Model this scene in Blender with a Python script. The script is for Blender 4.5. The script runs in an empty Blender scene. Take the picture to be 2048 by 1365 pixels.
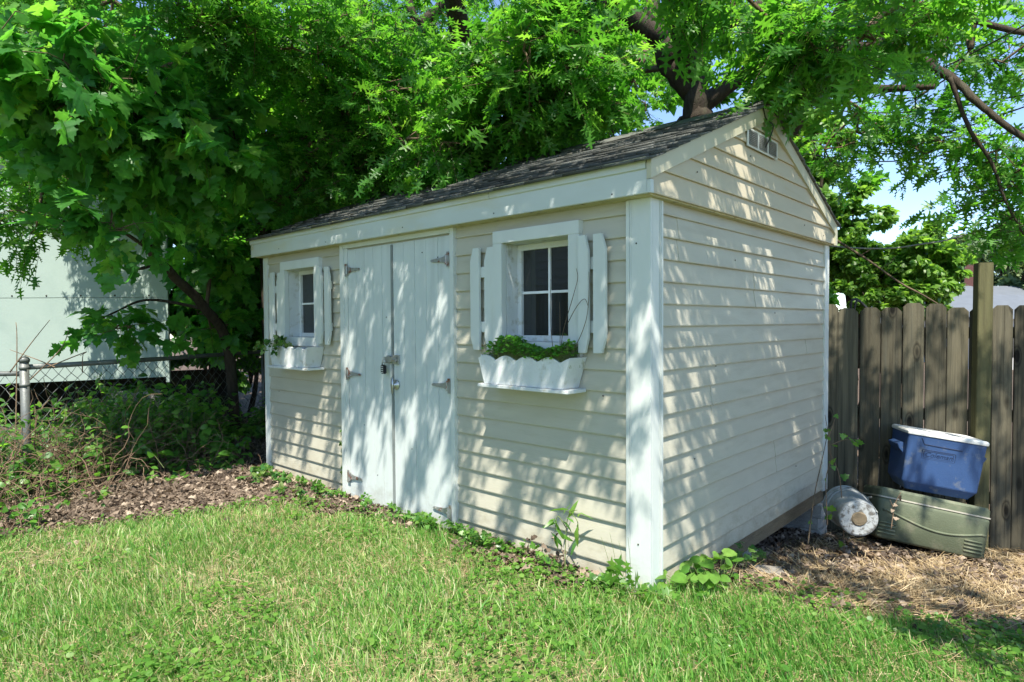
import bpy, bmesh, math, random
import numpy as np
from mathutils import Vector, Matrix, geometry
random.seed(7); rng = np.random.default_rng(7)
S = bpy.context.scene; C = S.collection
# ---------------------------------------------------------------- camera
CAM = np.array([1.5077, -2.5625, 1.2551]); FPX = 1266.4
YAW, PITCH, ROLL = 0.7461, -0.0281, -0.006
def cam_axes():
    cy, sy, cp, sp = math.cos(YAW), math.sin(YAW), math.cos(PITCH), math.sin(PITCH)
    f = np.array([-sy*cp, cy*cp, sp]); r = np.array([cy, sy, 0.]); u = np.cross(r, f)
    c, s = math.cos(ROLL), math.sin(ROLL)
    return c*r+s*u, -s*r+c*u, f
AR, AU, AF = cam_axes()
cd = bpy.data.cameras.new('camera'); co = bpy.data.objects.new('camera', cd); C.objects.link(co)
M = Matrix.Identity(4)
for i in range(3):
    M[i][0] = AR[i]; M[i][1] = AU[i]; M[i][2] = -AF[i]; M[i][3] = CAM[i]
co.matrix_world = M; cd.sensor_width = 36; cd.lens = 36*FPX/2048; cd.clip_end = 500; cd.clip_start = .05
S.camera = co
def P(px, py, d):                      # world point seen at that spot of the photo, d metres ahead
    return CAM + d*(AF + AR*(px-1024)/FPX - AU*(py-682.5)/FPX)
# ---------------------------------------------------------------- world, sun, exposure
SUN = Vector((0.31, -0.38, 0.87)).normalized()
EL = math.asin(SUN.z); AZ = math.atan2(SUN.x, SUN.y)
w = bpy.data.worlds.new('World'); S.world = w; w.use_nodes = True
nt = w.node_tree; bg = nt.nodes['Background']; sk = nt.nodes.new('ShaderNodeTexSky')
sk.sky_type = 'NISHITA'; sk.sun_disc = False; sk.sun_elevation = EL; sk.sun_rotation = AZ
sk.air_density = .8; sk.dust_density = 0.1; sk.ozone_density = 2.5
nt.links.new(sk.outputs[0], bg.inputs[0]); bg.inputs[1].default_value = 0.12
sd = bpy.data.lights.new('sun', 'SUN'); sd.energy = 4.4; sd.angle = math.radians(.53); sd.color = (1, .94, .85)
so = bpy.data.objects.new('sun', sd); C.objects.link(so); so.rotation_euler = SUN.to_track_quat('Z', 'Y').to_euler()
S.view_settings.view_transform = 'Standard'; S.view_settings.look = 'None'
S.view_settings.exposure = 1.4; S.view_settings.gamma = 1; S.view_settings.use_curve_mapping = False
S.cycles.max_bounces = 8; S.cycles.diffuse_bounces = 4; S.cycles.transmission_bounces = 4; S.cycles.transparent_max_bounces = 8
# ---------------------------------------------------------------- materials
def nd(t, k, **kw):
    n = t.nodes.new(k)
    for a, b in kw.items(): setattr(n, a, b)
    return n
def ramp(t, fac, stops):
    r = nd(t, 'ShaderNodeValToRGB'); e = r.color_ramp.elements
    while len(e) < len(stops): e.new(.5)
    for q, (p, c) in zip(e, stops): q.position = p; q.color = (*c, 1)
    t.links.new(fac, r.inputs[0]); return r.outputs[0]
def mul(c, k): return tuple(min(1, v*k) for v in c)
def mat(name, col, rough=.6, var=.12, scale=6, bump=.15, bscale=60, spec=.4, stretch=(1, 1, 1), dirt=None, dscale=3, dlo=.55, dhi=.75, metal=0, attr=None):
    m = bpy.data.materials.new(name); m.use_nodes = True; t = m.node_tree; b = t.nodes['Principled BSDF']
    tc = nd(t, 'ShaderNodeTexCoord'); mp = nd(t, 'ShaderNodeMapping'); mp.inputs['Scale'].default_value = stretch
    t.links.new(tc.outputs['Object'], mp.inputs[0])
    n = nd(t, 'ShaderNodeTexNoise'); n.inputs['Scale'].default_value = scale; n.inputs['Detail'].default_value = 6
    t.links.new(mp.outputs[0], n.inputs[0])
    c = ramp(t, n.outputs[0], [(.25, mul(col, 1-var)), (.5, col), (.78, mul(col, 1+var))])
    if attr:
        a = nd(t, 'ShaderNodeAttribute'); a.attribute_name = attr
        mm = nd(t, 'ShaderNodeMix', data_type='RGBA', blend_type='MULTIPLY'); mm.inputs[0].default_value = 1
        rr = ramp(t, a.outputs['Fac'], [(0, (.62,)*3), (1, (1.25,)*3)])
        t.links.new(c, mm.inputs[6]); t.links.new(rr, mm.inputs[7]); c = mm.outputs[2]
    if dirt:
        n3 = nd(t, 'ShaderNodeTexNoise'); n3.inputs['Scale'].default_value = dscale; n3.inputs['Detail'].default_value = 9; n3.inputs['Roughness'].default_value = .65
        t.links.new(mp.outputs[0], n3.inputs[0])
        f = ramp(t, n3.outputs[0], [(dlo, (0,)*3), (dhi, (1,)*3)])
        mx = nd(t, 'ShaderNodeMix', data_type='RGBA'); t.links.new(f, mx.inputs[0]); t.links.new(c, mx.inputs[6]); mx.inputs[7].default_value = (*dirt, 1); c = mx.outputs[2]
    t.links.new(c, b.inputs['Base Color'])
    b.inputs['Roughness'].default_value = rough; b.inputs['Specular IOR Level'].default_value = spec; b.inputs['Metallic'].default_value = metal
    n2 = nd(t, 'ShaderNodeTexNoise'); n2.inputs['Scale'].default_value = bscale; n2.inputs['Detail'].default_value = 5; t.links.new(mp.outputs[0], n2.inputs[0])
    bp = nd(t, 'ShaderNodeBump'); bp.inputs['Strength'].default_value = bump; bp.inputs['Distance'].default_value = .01
    t.links.new(n2.outputs[0], bp.inputs['Height']); t.links.new(bp.outputs[0], b.inputs['Normal'])
    return m
def leafmat(name, cols, trans=.45, rough=.42, spec=.45, tint=(1.0, 1.0, .5)):
    m = bpy.data.materials.new(name); m.use_nodes = True; t = m.node_tree; b = t.nodes['Principled BSDF']; out = t.nodes['Material Output']
    a = nd(t, 'ShaderNodeAttribute'); a.attribute_name = 'rnd'
    c = ramp(t, a.outputs['Fac'], [(i/(len(cols)-1), q) for i, q in enumerate(cols)])
    tc = nd(t, 'ShaderNodeTexCoord'); n = nd(t, 'ShaderNodeTexNoise'); n.inputs['Scale'].default_value = 30; t.links.new(tc.outputs['Object'], n.inputs[0])
    mm = nd(t, 'ShaderNodeMix', data_type='RGBA', blend_type='MULTIPLY'); mm.inputs[0].default_value = 1
    rr = ramp(t, n.outputs[0], [(.3, (.8,)*3), (.7, (1.15,)*3)]); t.links.new(c, mm.inputs[6]); t.links.new(rr, mm.inputs[7]); c = mm.outputs[2]
    t.links.new(c, b.inputs['Base Color']); b.inputs['Roughness'].default_value = rough; b.inputs['Specular IOR Level'].default_value = spec
    tr = nd(t, 'ShaderNodeBsdfTranslucent')
    m2 = nd(t, 'ShaderNodeMix', data_type='RGBA', blend_type='MULTIPLY'); m2.inputs[0].default_value = 1; m2.inputs[7].default_value = (*mul(tint, 1), 1)
    g = nd(t, 'ShaderNodeMix', data_type='RGBA', blend_type='ADD'); g.inputs[0].default_value = 1
    t.links.new(c, m2.inputs[6]); t.links.new(m2.outputs[2], g.inputs[6]); t.links.new(m2.outputs[2], g.inputs[7]); t.links.new(g.outputs[2], tr.inputs[0])
    ms = nd(t, 'ShaderNodeMixShader'); ms.inputs[0].default_value = trans
    t.links.new(b.outputs[0], ms.inputs[1]); t.links.new(tr.outputs[0], ms.inputs[2]); t.links.new(ms.outputs[0], out.inputs[0])
    return m
MT = {}
MT['siding'] = mat('vinyl_siding', (.43, .41, .325), .5, .07, 2.5, .08, 40, .35, (1, 1, 5), dirt=(.35, .32, .24), dscale=2.4, dlo=.5, dhi=.85)
MT['gable'] = mat('gable_vinyl', (.46, .41, .295), .5, .05, 2.5, .06, 40, .35, (1, 1, 6), dirt=(.42, .33, .17), dscale=2.2, dlo=.55, dhi=.8)
MT['white'] = mat('white_paint', (.55, .58, .545), .5, .05, 4, .12, 60, .35, (3, 3, .6), dirt=(.5, .52, .47), dscale=3, dlo=.57, dhi=.8)
MT['door'] = mat('white_door_paint', (.51, .555, .535), .55, .06, 4, .2, 50, .3, (5, 5, .5), dirt=(.42, .45, .43), dscale=2.2, dlo=.55, dhi=.78)
MT['oldwhite'] = mat('old_white_paint', (.57, .59, .57), .6, .07, 6, .3, 60, .3, (2, 2, 2), dirt=(.35, .33, .24), dscale=7, dlo=.56, dhi=.72)
MT['fascia'] = mat('fascia_aluminium', (.50, .54, .51), .4, .06, 3, .05, 30, .45, (.8, 1, 3), dirt=(.5, .48, .34), dscale=2.5, dlo=.5, dhi=.8)
MT['rake'] = mat('rake_aluminium', (.44, .42, .30), .45, .06, 3, .05, 30, .4, (1, 1, 1), dirt=(.42, .41, .3), dscale=6, dlo=.5, dhi=.8)
MT['trim'] = mat('yellowed_trim', (.46, .42, .24), .6, .15, 8, .2, 60, .3, (1, 3, 3), dirt=(.16, .13, .07), dscale=14, dlo=.55, dhi=.68)
MT['shingle'] = mat('asphalt_shingle', (.105, .11, .10), .9, .25, 30, .8, 220, .2, dirt=(.15, .14, .11), dscale=5, dlo=.55, dhi=.8, attr='rnd')
MT['glass'] = mat('dark_interior_pane', (.015, .018, .018), .04, .1, 4, .01, 3, .9)  # opaque panes; the unlit interior behind is painted into their dark colour
MT['muntin'] = mat('white_muntin', (.72, .73, .72), .4)
MT['rust'] = mat('galvanised_rust', (.36, .37, .36), .45, .12, 30, .2, 90, .5, metal=.6, dirt=(.24, .08, .035), dscale=22, dlo=.53, dhi=.63)
MT['steel'] = mat('zinc_steel', (.45, .46, .45), .35, .1, 30, .1, 90, .5, metal=.8)
MT['black'] = mat('black_plastic', (.02, .02, .022), .35)
MT['dial'] = mat('dial_white', (.75, .75, .7), .5)
MT['astragal'] = mat('grey_weatherstrip', (.20, .22, .21), .6)
MT['skirt'] = mat('weathered_timber', (.17, .135, .085), .85, .25, 5, .5, 60, .2, (1, 1, 10), dirt=(.07, .06, .045), dscale=3)
MT['block'] = mat('concrete_block', (.36, .35, .32), .95, .15, 12, .9, 160, .2, dirt=(.13, .12, .09), dscale=5)
MT['fence'] = mat('weathered_picket', (.092, .082, .054), .85, .32, 3.2, .55, 40, .2, (9, 9, .5), dirt=(.06, .058, .042), dscale=2.6, dlo=.5, dhi=.75, attr='rnd')
def knots(m_):
    t = m_.node_tree; b = t.nodes['Principled BSDF']; src = b.inputs['Base Color'].links[0].from_socket
    tc = nd(t, 'ShaderNodeTexCoord'); mp = nd(t, 'ShaderNodeMapping'); mp.inputs['Scale'].default_value = (7, 7, 2.6); t.links.new(tc.outputs['Object'], mp.inputs[0])
    v = nd(t, 'ShaderNodeTexVoronoi'); v.inputs['Scale'].default_value = 1; t.links.new(mp.outputs[0], v.inputs[0])
    f = ramp(t, v.outputs['Distance'], [(.10, (.12,)*3), (.16, (.75,)*3), (.19, (.35,)*3), (.25, (1,)*3)])
    w_ = nd(t, 'ShaderNodeTexNoise'); w_.inputs['Scale'].default_value = 1.0; m3 = nd(t, 'ShaderNodeMapping'); m3.inputs['Scale'].default_value = (60, 60, 1.2); t.links.new(tc.outputs['Object'], m3.inputs[0]); t.links.new(m3.outputs[0], w_.inputs[0])
    g = ramp(t, w_.outputs[0], [(.35, (.6,)*3), (.5, (1,)*3), (.65, (1.0,)*3), (.72, (1.35,)*3)])
    a = nd(t, 'ShaderNodeMix', data_type='RGBA', blend_type='MULTIPLY'); a.inputs[0].default_value = 1; c = nd(t, 'ShaderNodeMix', data_type='RGBA', blend_type='MULTIPLY'); c.inputs[0].default_value = 1
    t.links.new(src, a.inputs[6]); t.links.new(f, a.inputs[7]); t.links.new(a.outputs[2], c.inputs[6]); t.links.new(g, c.inputs[7]); t.links.new(c.outputs[2], b.inputs['Base Color'])
knots(MT['fence'])
MT['post'] = mat('treated_post', (.10, .095, .045), .85, .3, 4, .5, 40, .2, (9, 9, .6), dirt=(.06, .05, .03), dscale=2.6)
MT['galv'] = mat('galvanised_pipe', (.13, .14, .13), .5, .2, 12, .2, 90, .5, metal=.25, dirt=(.1, .1, .08), dscale=12)
MT['wire'] = mat('chain_wire', (.10, .11, .10), .5, .2, 12, .1, 90, .5, metal=.3)
MT['cable'] = mat('black_cable', (.015, .015, .014), .6)
MT['cable2'] = mat('grey_cable', (.25, .25, .24), .6)
MT['panel'] = mat('painted_panel', (.29, .36, .32), .6, .06, 1.5, .15, 50, .3, dirt=(.24, .31, .28), dscale=2, dlo=.5, dhi=.8)
MT['dark'] = mat('dark_parts_and_shade', (.03, .028, .022), .9)  # near black; also serves as the painted shade under the outbuilding
MT['bark'] = mat('dark_bark', (.055, .044, .032), .95, .4, 8, 1, 40, .15, (4, 4, 1), dirt=(.08, .08, .05), dscale=3)
MT['twig'] = mat('brown_twig', (.11, .08, .05), .9, .4, 20, .3, 60, .2)
MT['drytwig'] = mat('dry_vine', (.16, .11, .07), .9, .5, 6, .3, 60, .2)
MT['stem'] = mat('green_stem', (.12, .16, .05), .6)
MT['cut'] = mat('fresh_cut_wood', (.42, .25, .09), .8, .3, 30)
MT['blue'] = mat('faded_blue_plastic', (.026, .062, .155), .5, .12, 5, .12, 120, .4, dirt=(.11, .13, .16), dscale=14, dlo=.56, dhi=.72)
MT['bluetrim'] = mat('cooler_white_lid', (.62, .62, .58), .5, .06, 6, .1, 60, .35, dirt=(.28, .27, .22), dscale=10, dlo=.58, dhi=.72)
MT['bluedark'] = mat('dark_blue_relief', (.010, .024, .065), .5)
MT['green'] = mat('faded_green_plastic', (.10, .118, .07), .6, .2, 5, .2, 120, .35, dirt=(.19, .18, .12), dscale=5, dlo=.5, dhi=.7)
MT['greenseam'] = mat('pale_gasket', (.36, .34, .27), .7)
MT['pail'] = mat('pail_plastic', (.36, .38, .37), .5, .06, 6, .2, 60, .35, dirt=(.12, .115, .10), dscale=34, dlo=.46, dhi=.58)
MT['pailside'] = mat('pail_side', (.27, .285, .28), .5, .1, 6, .2, 60, .35, dirt=(.16, .16, .14), dscale=8, dlo=.45, dhi=.7)
MT['soil'] = mat('potting_soil', (.04, .03, .02), .95)
MT['stone'] = mat('flat_stone', (.22, .20, .17), .95, .2, 12, .8, 90, .2)
MT['roofgrey'] = mat('far_roof', (.11, .125, .14), .8, .1, 3)
MT['farwall'] = mat('far_wall', (.50, .48, .44), .8, .05, 3)
MT['brick'] = mat('brick', (.26, .11, .08), .9, .2, 30)
MT['oak'] = leafmat('oak_leaf', [(.030, .13, .016), (.055, .185, .022), (.09, .25, .03), (.17, .33, .05)], .55)
MT['maple'] = leafmat('maple_leaf', [(.03, .135, .03), (.05, .19, .032), (.085, .25, .04), (.19, .36, .045)], .6)
MT['bgleaf'] = leafmat('hedge_leaf', [(.035, .135, .018), (.06, .19, .022), (.10, .26, .03), (.19, .35, .05)], .58, .45)
MT['bush'] = leafmat('bush_leaf', [(.08, .19, .03), (.13, .26, .04), (.18, .32, .055), (.25, .38, .09)], .5, .4)
MT['farleaf'] = leafmat('hazed_far_leaf', [(.06, .11, .055), (.085, .145, .06), (.12, .18, .07), (.17, .22, .10)], .3, .6)  # distance haze is mixed into these greyed leaf greens
MT['vine'] = leafmat('vine_leaf', [(.04, .12, .02), (.07, .19, .025), (.11, .26, .035), (.16, .29, .06)], .45, .35)
MT['ivy'] = leafmat('ivy_leaf', [(.025, .09, .02), (.05, .15, .025), (.10, .21, .04), (.18, .24, .08)], .35, .35)
MT['clover'] = leafmat('clover_leaf', [(.06, .20, .025), (.10, .28, .035), (.16, .36, .05)], .5)
MT['violet'] = leafmat('violet_leaf', [(.06, .17, .022), (.11, .24, .035), (.17, .30, .06)], .45, .4)
MT['grass'] = leafmat('grass_blade', [(.05, .17, .025), (.095, .25, .04), (.16, .33, .06), (.27, .38, .11), (.50, .48, .30)], .4, .5, .3, (1, 1, .7))
MT['litter'] = leafmat('dead_leaf', [(.06, .045, .032), (.11, .082, .06), (.19, .145, .105), (.36, .29, .215)], .12, .8, .2, (1, .85, .6))
MT['straw'] = leafmat('straw', [(.15, .105, .055), (.26, .19, .10), (.38, .29, .16), (.50, .41, .26)], .15, .7, .2, (1, .9, .6))
def splash(m_, z1, col, amt=.75, sc=(5, 5, 9), lo=.42, hi=.66):
    t = m_.node_tree; b = t.nodes['Principled BSDF']; src = b.inputs['Base Color'].links[0].from_socket
    tc = nd(t, 'ShaderNodeTexCoord'); sp_ = nd(t, 'ShaderNodeSeparateXYZ'); t.links.new(tc.outputs['Object'], sp_.inputs[0])
    mr = nd(t, 'ShaderNodeMapRange'); mr.inputs[1].default_value = 0; mr.inputs[2].default_value = z1; mr.inputs[3].default_value = .22; mr.inputs[4].default_value = -.25; t.links.new(sp_.outputs[2], mr.inputs[0])
    mp = nd(t, 'ShaderNodeMapping'); mp.inputs['Scale'].default_value = sc; t.links.new(tc.outputs['Object'], mp.inputs[0])
    n_ = nd(t, 'ShaderNodeTexNoise'); n_.inputs['Scale'].default_value = 1.6; n_.inputs['Detail'].default_value = 9; n_.inputs['Roughness'].default_value = .72; t.links.new(mp.outputs[0], n_.inputs[0])
    ad = nd(t, 'ShaderNodeMath', operation='ADD'); t.links.new(mr.outputs[0], ad.inputs[0]); t.links.new(n_.outputs[0], ad.inputs[1])
    f = ramp(t, ad.outputs[0], [(lo, (0,)*3), (hi, (amt,)*3)]); mx = nd(t, 'ShaderNodeMix', data_type='RGBA'); t.links.new(f, mx.inputs[0]); t.links.new(src, mx.inputs[6]); mx.inputs[7].default_value = (*col, 1); t.links.new(mx.outputs[2], b.inputs['Base Color'])
splash(MT['siding'], .5, (.20, .165, .10), .7, lo=.56, hi=.95)
splash(MT['door'], .45, (.30, .29, .23), .6, lo=.56, hi=.9)
splash(MT['white'], .4, (.27, .25, .19), .6, lo=.58, hi=.9)
# ---------------------------------------------------------------- object helpers
def setp(o, label=None, cat=None, group=None, kind=None):
    if label: o['label'] = label
    if cat: o['category'] = cat
    if group: o['group'] = group
    if kind: o['kind'] = kind
    return o
def empty(name, loc=(0, 0, 0), label=None, cat=None, group=None, rz=0):
    o = bpy.data.objects.new(name, None); C.objects.link(o); o.location = tuple(loc); o.rotation_euler = (0, 0, rz); o.empty_display_size = .1
    return setp(o, label, cat, group)
def link(name, me, m, parent=None):
    o = bpy.data.objects.new(name, me); C.objects.link(o)
    if m: me.materials.append(m)
    if parent:                       # geometry is given in world space: keep it there
        o.parent = parent; o.matrix_parent_inverse = PW(parent).inverted()
    return o
def PW(o):
    m = Matrix.LocRotScale(o.location, o.rotation_euler, o.scale)
    if o.parent: m = PW(o.parent) @ o.matrix_parent_inverse @ m
    return m
class MB:
    def __init__(s): s.bm = bmesh.new()
    def poly(s, pts): s.bm.faces.new([s.bm.verts.new(tuple(p)) for p in pts]); return s
    def box(s, a, b, mtx=None):
        x0, y0, z0 = a; x1, y1, z1 = b
        co_ = [(x0,y0,z0),(x1,y0,z0),(x1,y1,z0),(x0,y1,z0),(x0,y0,z1),(x1,y0,z1),(x1,y1,z1),(x0,y1,z1)]
        if mtx is not None: co_ = [mtx @ Vector(c) for c in co_]
        v = [s.bm.verts.new(c) for c in co_]
        for f in ((0,3,2,1),(4,5,6,7),(0,1,5,4),(1,2,6,5),(2,3,7,6),(3,0,4,7)): s.bm.faces.new([v[i] for i in f])
        return s
    def prism(s, pts, n):           # pts 3d planar outline, extruded by n
        a = [s.bm.verts.new(tuple(p)) for p in pts]; b = [s.bm.verts.new(tuple(Vector(p)+Vector(n))) for p in pts]
        s.bm.faces.new(a[::-1]); s.bm.faces.new(b); k = len(a)
        for i in range(k): s.bm.faces.new((a[i], a[(i+1) % k], b[(i+1) % k], b[i]))
        return s
    def tube(s, pts, r, n=8, cap=True):
        pts = [Vector(p) for p in pts]; rs = r if hasattr(r, '__len__') else [r]*len(pts); rings = []
        t0 = (pts[1]-pts[0]).normalized(); u = t0.orthogonal().normalized()
        for i, p in enumerate(pts):
            t = ((pts[min(i+1, len(pts)-1)]-pts[max(i-1, 0)])).normalized()
            u = (u - t*u.dot(t)).normalized(); v = t.cross(u)
            rings.append([s.bm.verts.new(p+(u*math.cos(2*math.pi*k/n)+v*math.sin(2*math.pi*k/n))*rs[i]) for k in range(n)])
        for a, b in zip(rings, rings[1:]):
            for k in range(n): s.bm.faces.new((a[k], a[(k+1) % n], b[(k+1) % n], b[k]))
        if cap: s.bm.faces.new(rings[0][::-1]); s.bm.faces.new(rings[-1])
        return s
    def lathe(s, o, ax, prof, n=32):   # prof: (along, radius)
        o = Vector(o); ax = Vector(ax).normalized(); u = ax.orthogonal().normalized(); v = ax.cross(u); rings = []
        for z, r in prof: rings.append([s.bm.verts.new(o+ax*z+(u*math.cos(2*math.pi*k/n)+v*math.sin(2*math.pi*k/n))*r) for k in range(n)])
        for a, b in zip(rings, rings[1:]):
            for k in range(n): s.bm.faces.new((a[k], a[(k+1) % n], b[(k+1) % n], b[k]))
        s.bm.faces.new(rings[0][::-1]); s.bm.faces.new(rings[-1]); return s
    def build(s, name, m, parent=None, bevel=0, smooth=False, seg=2):
        if bevel: bmesh.ops.bevel(s.bm, geom=s.bm.edges[:], offset=bevel, segments=seg, affect='EDGES', clamp_overlap=True)
        bmesh.ops.recalc_face_normals(s.bm, faces=s.bm.faces[:])
        me = bpy.data.meshes.new(name); s.bm.to_mesh(me); s.bm.free()
        if smooth: me.polygons.foreach_set('use_smooth', [True]*len(me.polygons))
        return link(name, me, m, parent)
def npmesh(name, V, T, m, parent=None, rnd=None, k=3, smooth=False):
    me = bpy.data.meshes.new(name); V = np.ascontiguousarray(V, dtype=np.float32); T = np.ascontiguousarray(T, dtype=np.int32)
    me.vertices.add(len(V)); me.vertices.foreach_set('co', V.ravel())
    me.loops.add(T.size); me.loops.foreach_set('vertex_index', T.ravel())
    me.polygons.add(len(T)); me.polygons.foreach_set('loop_start', np.arange(0, T.size, k, dtype=np.int32))
    if smooth: me.polygons.foreach_set('use_smooth', np.ones(len(T), dtype=bool))
    if rnd is not None:
        a = me.attributes.new('rnd', 'FLOAT', 'FACE'); a.data.foreach_set('value', np.ascontiguousarray(rnd, dtype=np.float32))
    me.update(calc_edges=True)
    return link(name, me, m, parent)
def addrnd(o, per=6):
    me = o.data; n = len(me.polygons); a = me.attributes.new('rnd', 'FLOAT', 'FACE')
    a.data.foreach_set('value', np.repeat(rng.random(n//per+1), per)[:n].astype(np.float32))
# ---------------------------------------------------------------- leaf templates (x across, y along, z normal)
def template(half, fold=.12, curl=.15, sc=1):
    pts = [(x, y) for x, y in half] + [(-x, y) for x, y in half[::-1] if x > 1e-6]
    tri = geometry.tessellate_polygon([[Vector((x, y, 0)) for x, y in pts]])
    V = np.array([(x, y, abs(x)*fold*2 - curl*max(0, y)**2*.6 - (abs(x)**2)*.25) for x, y in pts])*sc
    return V, np.array([list(t) for t in tri], dtype=np.int32)
OAK = template([(.012, -.25), (.012, .02), (.10, .08), (.30, .02), (.15, .17), (.07, .25), (.17, .30), (.31, .28), (.46, .36), (.22, .41), (.07, .50), (.12, .58), (.30, .62), (.33, .74), (.13, .68), (.06, .74), (.08, .86), (0, 1)])
OAKLO = template([(.02, -.15), (.04, .1), (.30, .04), (.08, .28), (.44, .34), (.08, .5), (.33, .68), (.07, .76), (0, 1)])
MAPLE = template([(.006, -.5), (.006, 0), (.16, -.12), (.27, -.06), (.40, -.10), (.33, .05), (.48, .10), (.50, .20), (.66, .30), (.45, .35), (.42, .47), (.36, .40), (.19, .38), (.25, .55), (.35, .62), (.22, .68), (.17, .82), (.09, .80), (0, 1.0)], .14, .55)
BROAD = template([(.01, -.1), (.2, .08), (.33, .35), (.26, .7), (0, 1)], .2, .25)
LANCE = template([(.01, 0), (.12, .3), (.08, .7), (0, 1)], .2, .3)
QUAD = template([(.02, 0), (.30, .45), (0, 1)], .25, .25)
HEART = template([(.006, -.4), (.006, .06), (.24, -.06), (.45, .18), (.44, .5), (.24, .82), (0, 1)], .18, .12)
IVYL = template([(.01, -.3), (.01, .05), (.3, -.05), (.5, .12), (.3, .36), (.34, .62), (.15, .68), (0, 1)], .1, .15)
DEAD = template([(.02, -.1), (.28, .12), (.38, .3), (.24, .48), (.32, .7), (0, 1)], .5, .6)
ROUND = template([(.15, 0), (.42, .25), (.42, .65), (.2, .95), (0, 1)], .1, 0)
def nrm(a): return a/np.maximum(np.linalg.norm(a, axis=-1, keepdims=True), 1e-9)
def place(tp, pos, d, n, size):
    """instances of a leaf: tip direction d, upper side n"""
    V, T = tp; d = nrm(d); x = nrm(np.cross(d, n)); n = np.cross(x, d); N = len(pos)
    B = np.stack([x, d, n], 1)*size[:, None, None]
    W = (V[None, :, 0:1]*B[:, None, 0, :]+V[None, :, 1:2]*B[:, None, 1, :]+V[None, :, 2:3]*B[:, None, 2, :])+pos[:, None, :]
    F = T[None]+(np.arange(N)*len(V))[:, None, None]
    return W.reshape(-1, 3), F.reshape(-1, 3)
def leaves(name, tp, pos, d, n, size, m, parent=None, rnd=None):
    pos = np.asarray(pos)
    V, F = place(tp, pos, d, n, size)
    if rnd is None: rnd = rng.random(len(pos))
    return npmesh(name, V, F, m, parent, np.repeat(rnd, len(tp[1])))
def frust(A, Bp, ra, rb, n=5):
    """many thin tapered tubes A->B at once"""
    t = nrm(Bp-A); h = np.where(np.abs(t[:, 2:3]) < .9, np.array([[0, 0, 1.]]), np.array([[1., 0, 0]])); u = nrm(np.cross(t, h)); v = np.cross(t, u)
    an = np.arange(n)*2*np.pi/n; c = np.cos(an)[None, :, None]; s_ = np.sin(an)[None, :, None]
    ring = c*u[:, None]+s_*v[:, None]
    V = np.concatenate([A[:, None]+ring*ra[:, None, None], Bp[:, None]+ring*rb[:, None, None]], 1)
    i = np.arange(n); j = (i+1) % n; q = np.stack([i, j, j+n, i+n], 1)
    F = q[None]+(np.arange(len(A))*2*n)[:, None, None]
    return V.reshape(-1, 3), F.reshape(-1, 4)
def smoothline(pts, k=6):
    p = [np.array(q, float) for q in pts]; out = []
    for i in range(len(p)-1):
        a, b, c_, d = p[max(i-1, 0)], p[i], p[i+1], p[min(i+2, len(p)-1)]
        for j in range(k):
            t = j/k; out.append(.5*((2*b)+(-a+c_)*t+(2*a-5*b+4*c_-d)*t*t+(-a+3*b-3*c_+d)*t**3))
    out.append(p[-1]); return np.array(out)
# ---------------------------------------------------------------- terrain
def sm(t): t = np.clip(t, 0, 1); return t*t*(3-2*t)
def vnoise(x, y, s, seed=0):
    x = np.asarray(x)*s; y = np.asarray(y)*s; xi = np.floor(x).astype(np.int64); yi = np.floor(y).astype(np.int64)
    def h(a, b): return (np.sin(a*127.1+b*311.7+seed*17.3)*43758.5453) % 1
    fx = sm(x-xi); fy = sm(y-yi)
    return (h(xi, yi)*(1-fx)+h(xi+1, yi)*fx)*(1-fy)+(h(xi, yi+1)*(1-fx)+h(xi+1, yi+1)*fx)*fy
def gz(x, y):
    x = np.asarray(x, float); y = np.asarray(y, float)
    right = sm((x+3.9)/1.2)
    z = -.155*np.clip(y-.15, 0, 3.0)*right - .03*np.clip(y-3.15, 0, 6)*right
    z = z - .03*right*sm((x+3)/1)*sm((y+1.5)/1.4)*sm((.3-y)/.3)*0
    z = z + .10*sm((-x-3.9)/1.5)*sm((-y+1)/1.0)*.6
    z = z + (vnoise(x, y, 1.3)-.5)*.03+(vnoise(x, y, 5, 3)-.5)*.014
    far = sm((np.hypot(x, y)-14)/20)
    return z*(1-far)+(-.6)*far*sm((y-5)/20)
BX = [-30, -5, -3.6, -3.2, -3.1, -2.97, -2.8, -2.3, -1.9, 0, .1, .3, .7, 1.3, 3, 8, 30]
BY = [-4, -3.2, -2.3, -1.9, -1.5, -1.05, -.55, -.28, -.13, -.02, .28, .5, .62, .85, 1.3, 2, 3]
def gmask(x, y): return np.interp(x, BX, BY)-y+(vnoise(x, y, 3.1, 5)-.5)*.30+(vnoise(x, y, 9, 8)-.5)*.14
ax_ = np.concatenate([-np.geomspace(90, 6.2, 22), np.arange(-6, 4.01, .06), np.geomspace(4.2, 90, 24)])
ay_ = np.concatenate([-np.geomspace(60, 5.2, 18), np.arange(-5, 5.01, .06), np.geomspace(5.2, 150, 30)])
X, Y = np.meshgrid(ax_, ay_); Z = gz(X, Y); ny, nx = X.shape
I = np.arange(ny*nx).reshape(ny, nx); Q = np.stack([I[:-1, :-1], I[:-1, 1:], I[1:, 1:], I[1:, :-1]], -1).reshape(-1, 4)
m = bpy.data.materials.new('ground'); m.use_nodes = True; t = m.node_tree; b = t.nodes['Principled BSDF']
a = nd(t, 'ShaderNodeAttribute'); a.attribute_name = 'cover'; sp = nd(t, 'ShaderNodeSeparateXYZ'); t.links.new(a.outputs['Vector'], sp.inputs[0])
tc = nd(t, 'ShaderNodeTexCoord'); n = nd(t, 'ShaderNodeTexNoise'); n.inputs['Scale'].default_value = 28; n.inputs['Detail'].default_value = 8; t.links.new(tc.outputs['Object'], n.inputs[0])
cd_ = ramp(t, n.outputs[0], [(.3, (.035, .024, .016)), (.55, (.09, .06, .04)), (.75, (.17, .12, .08))])
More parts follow.
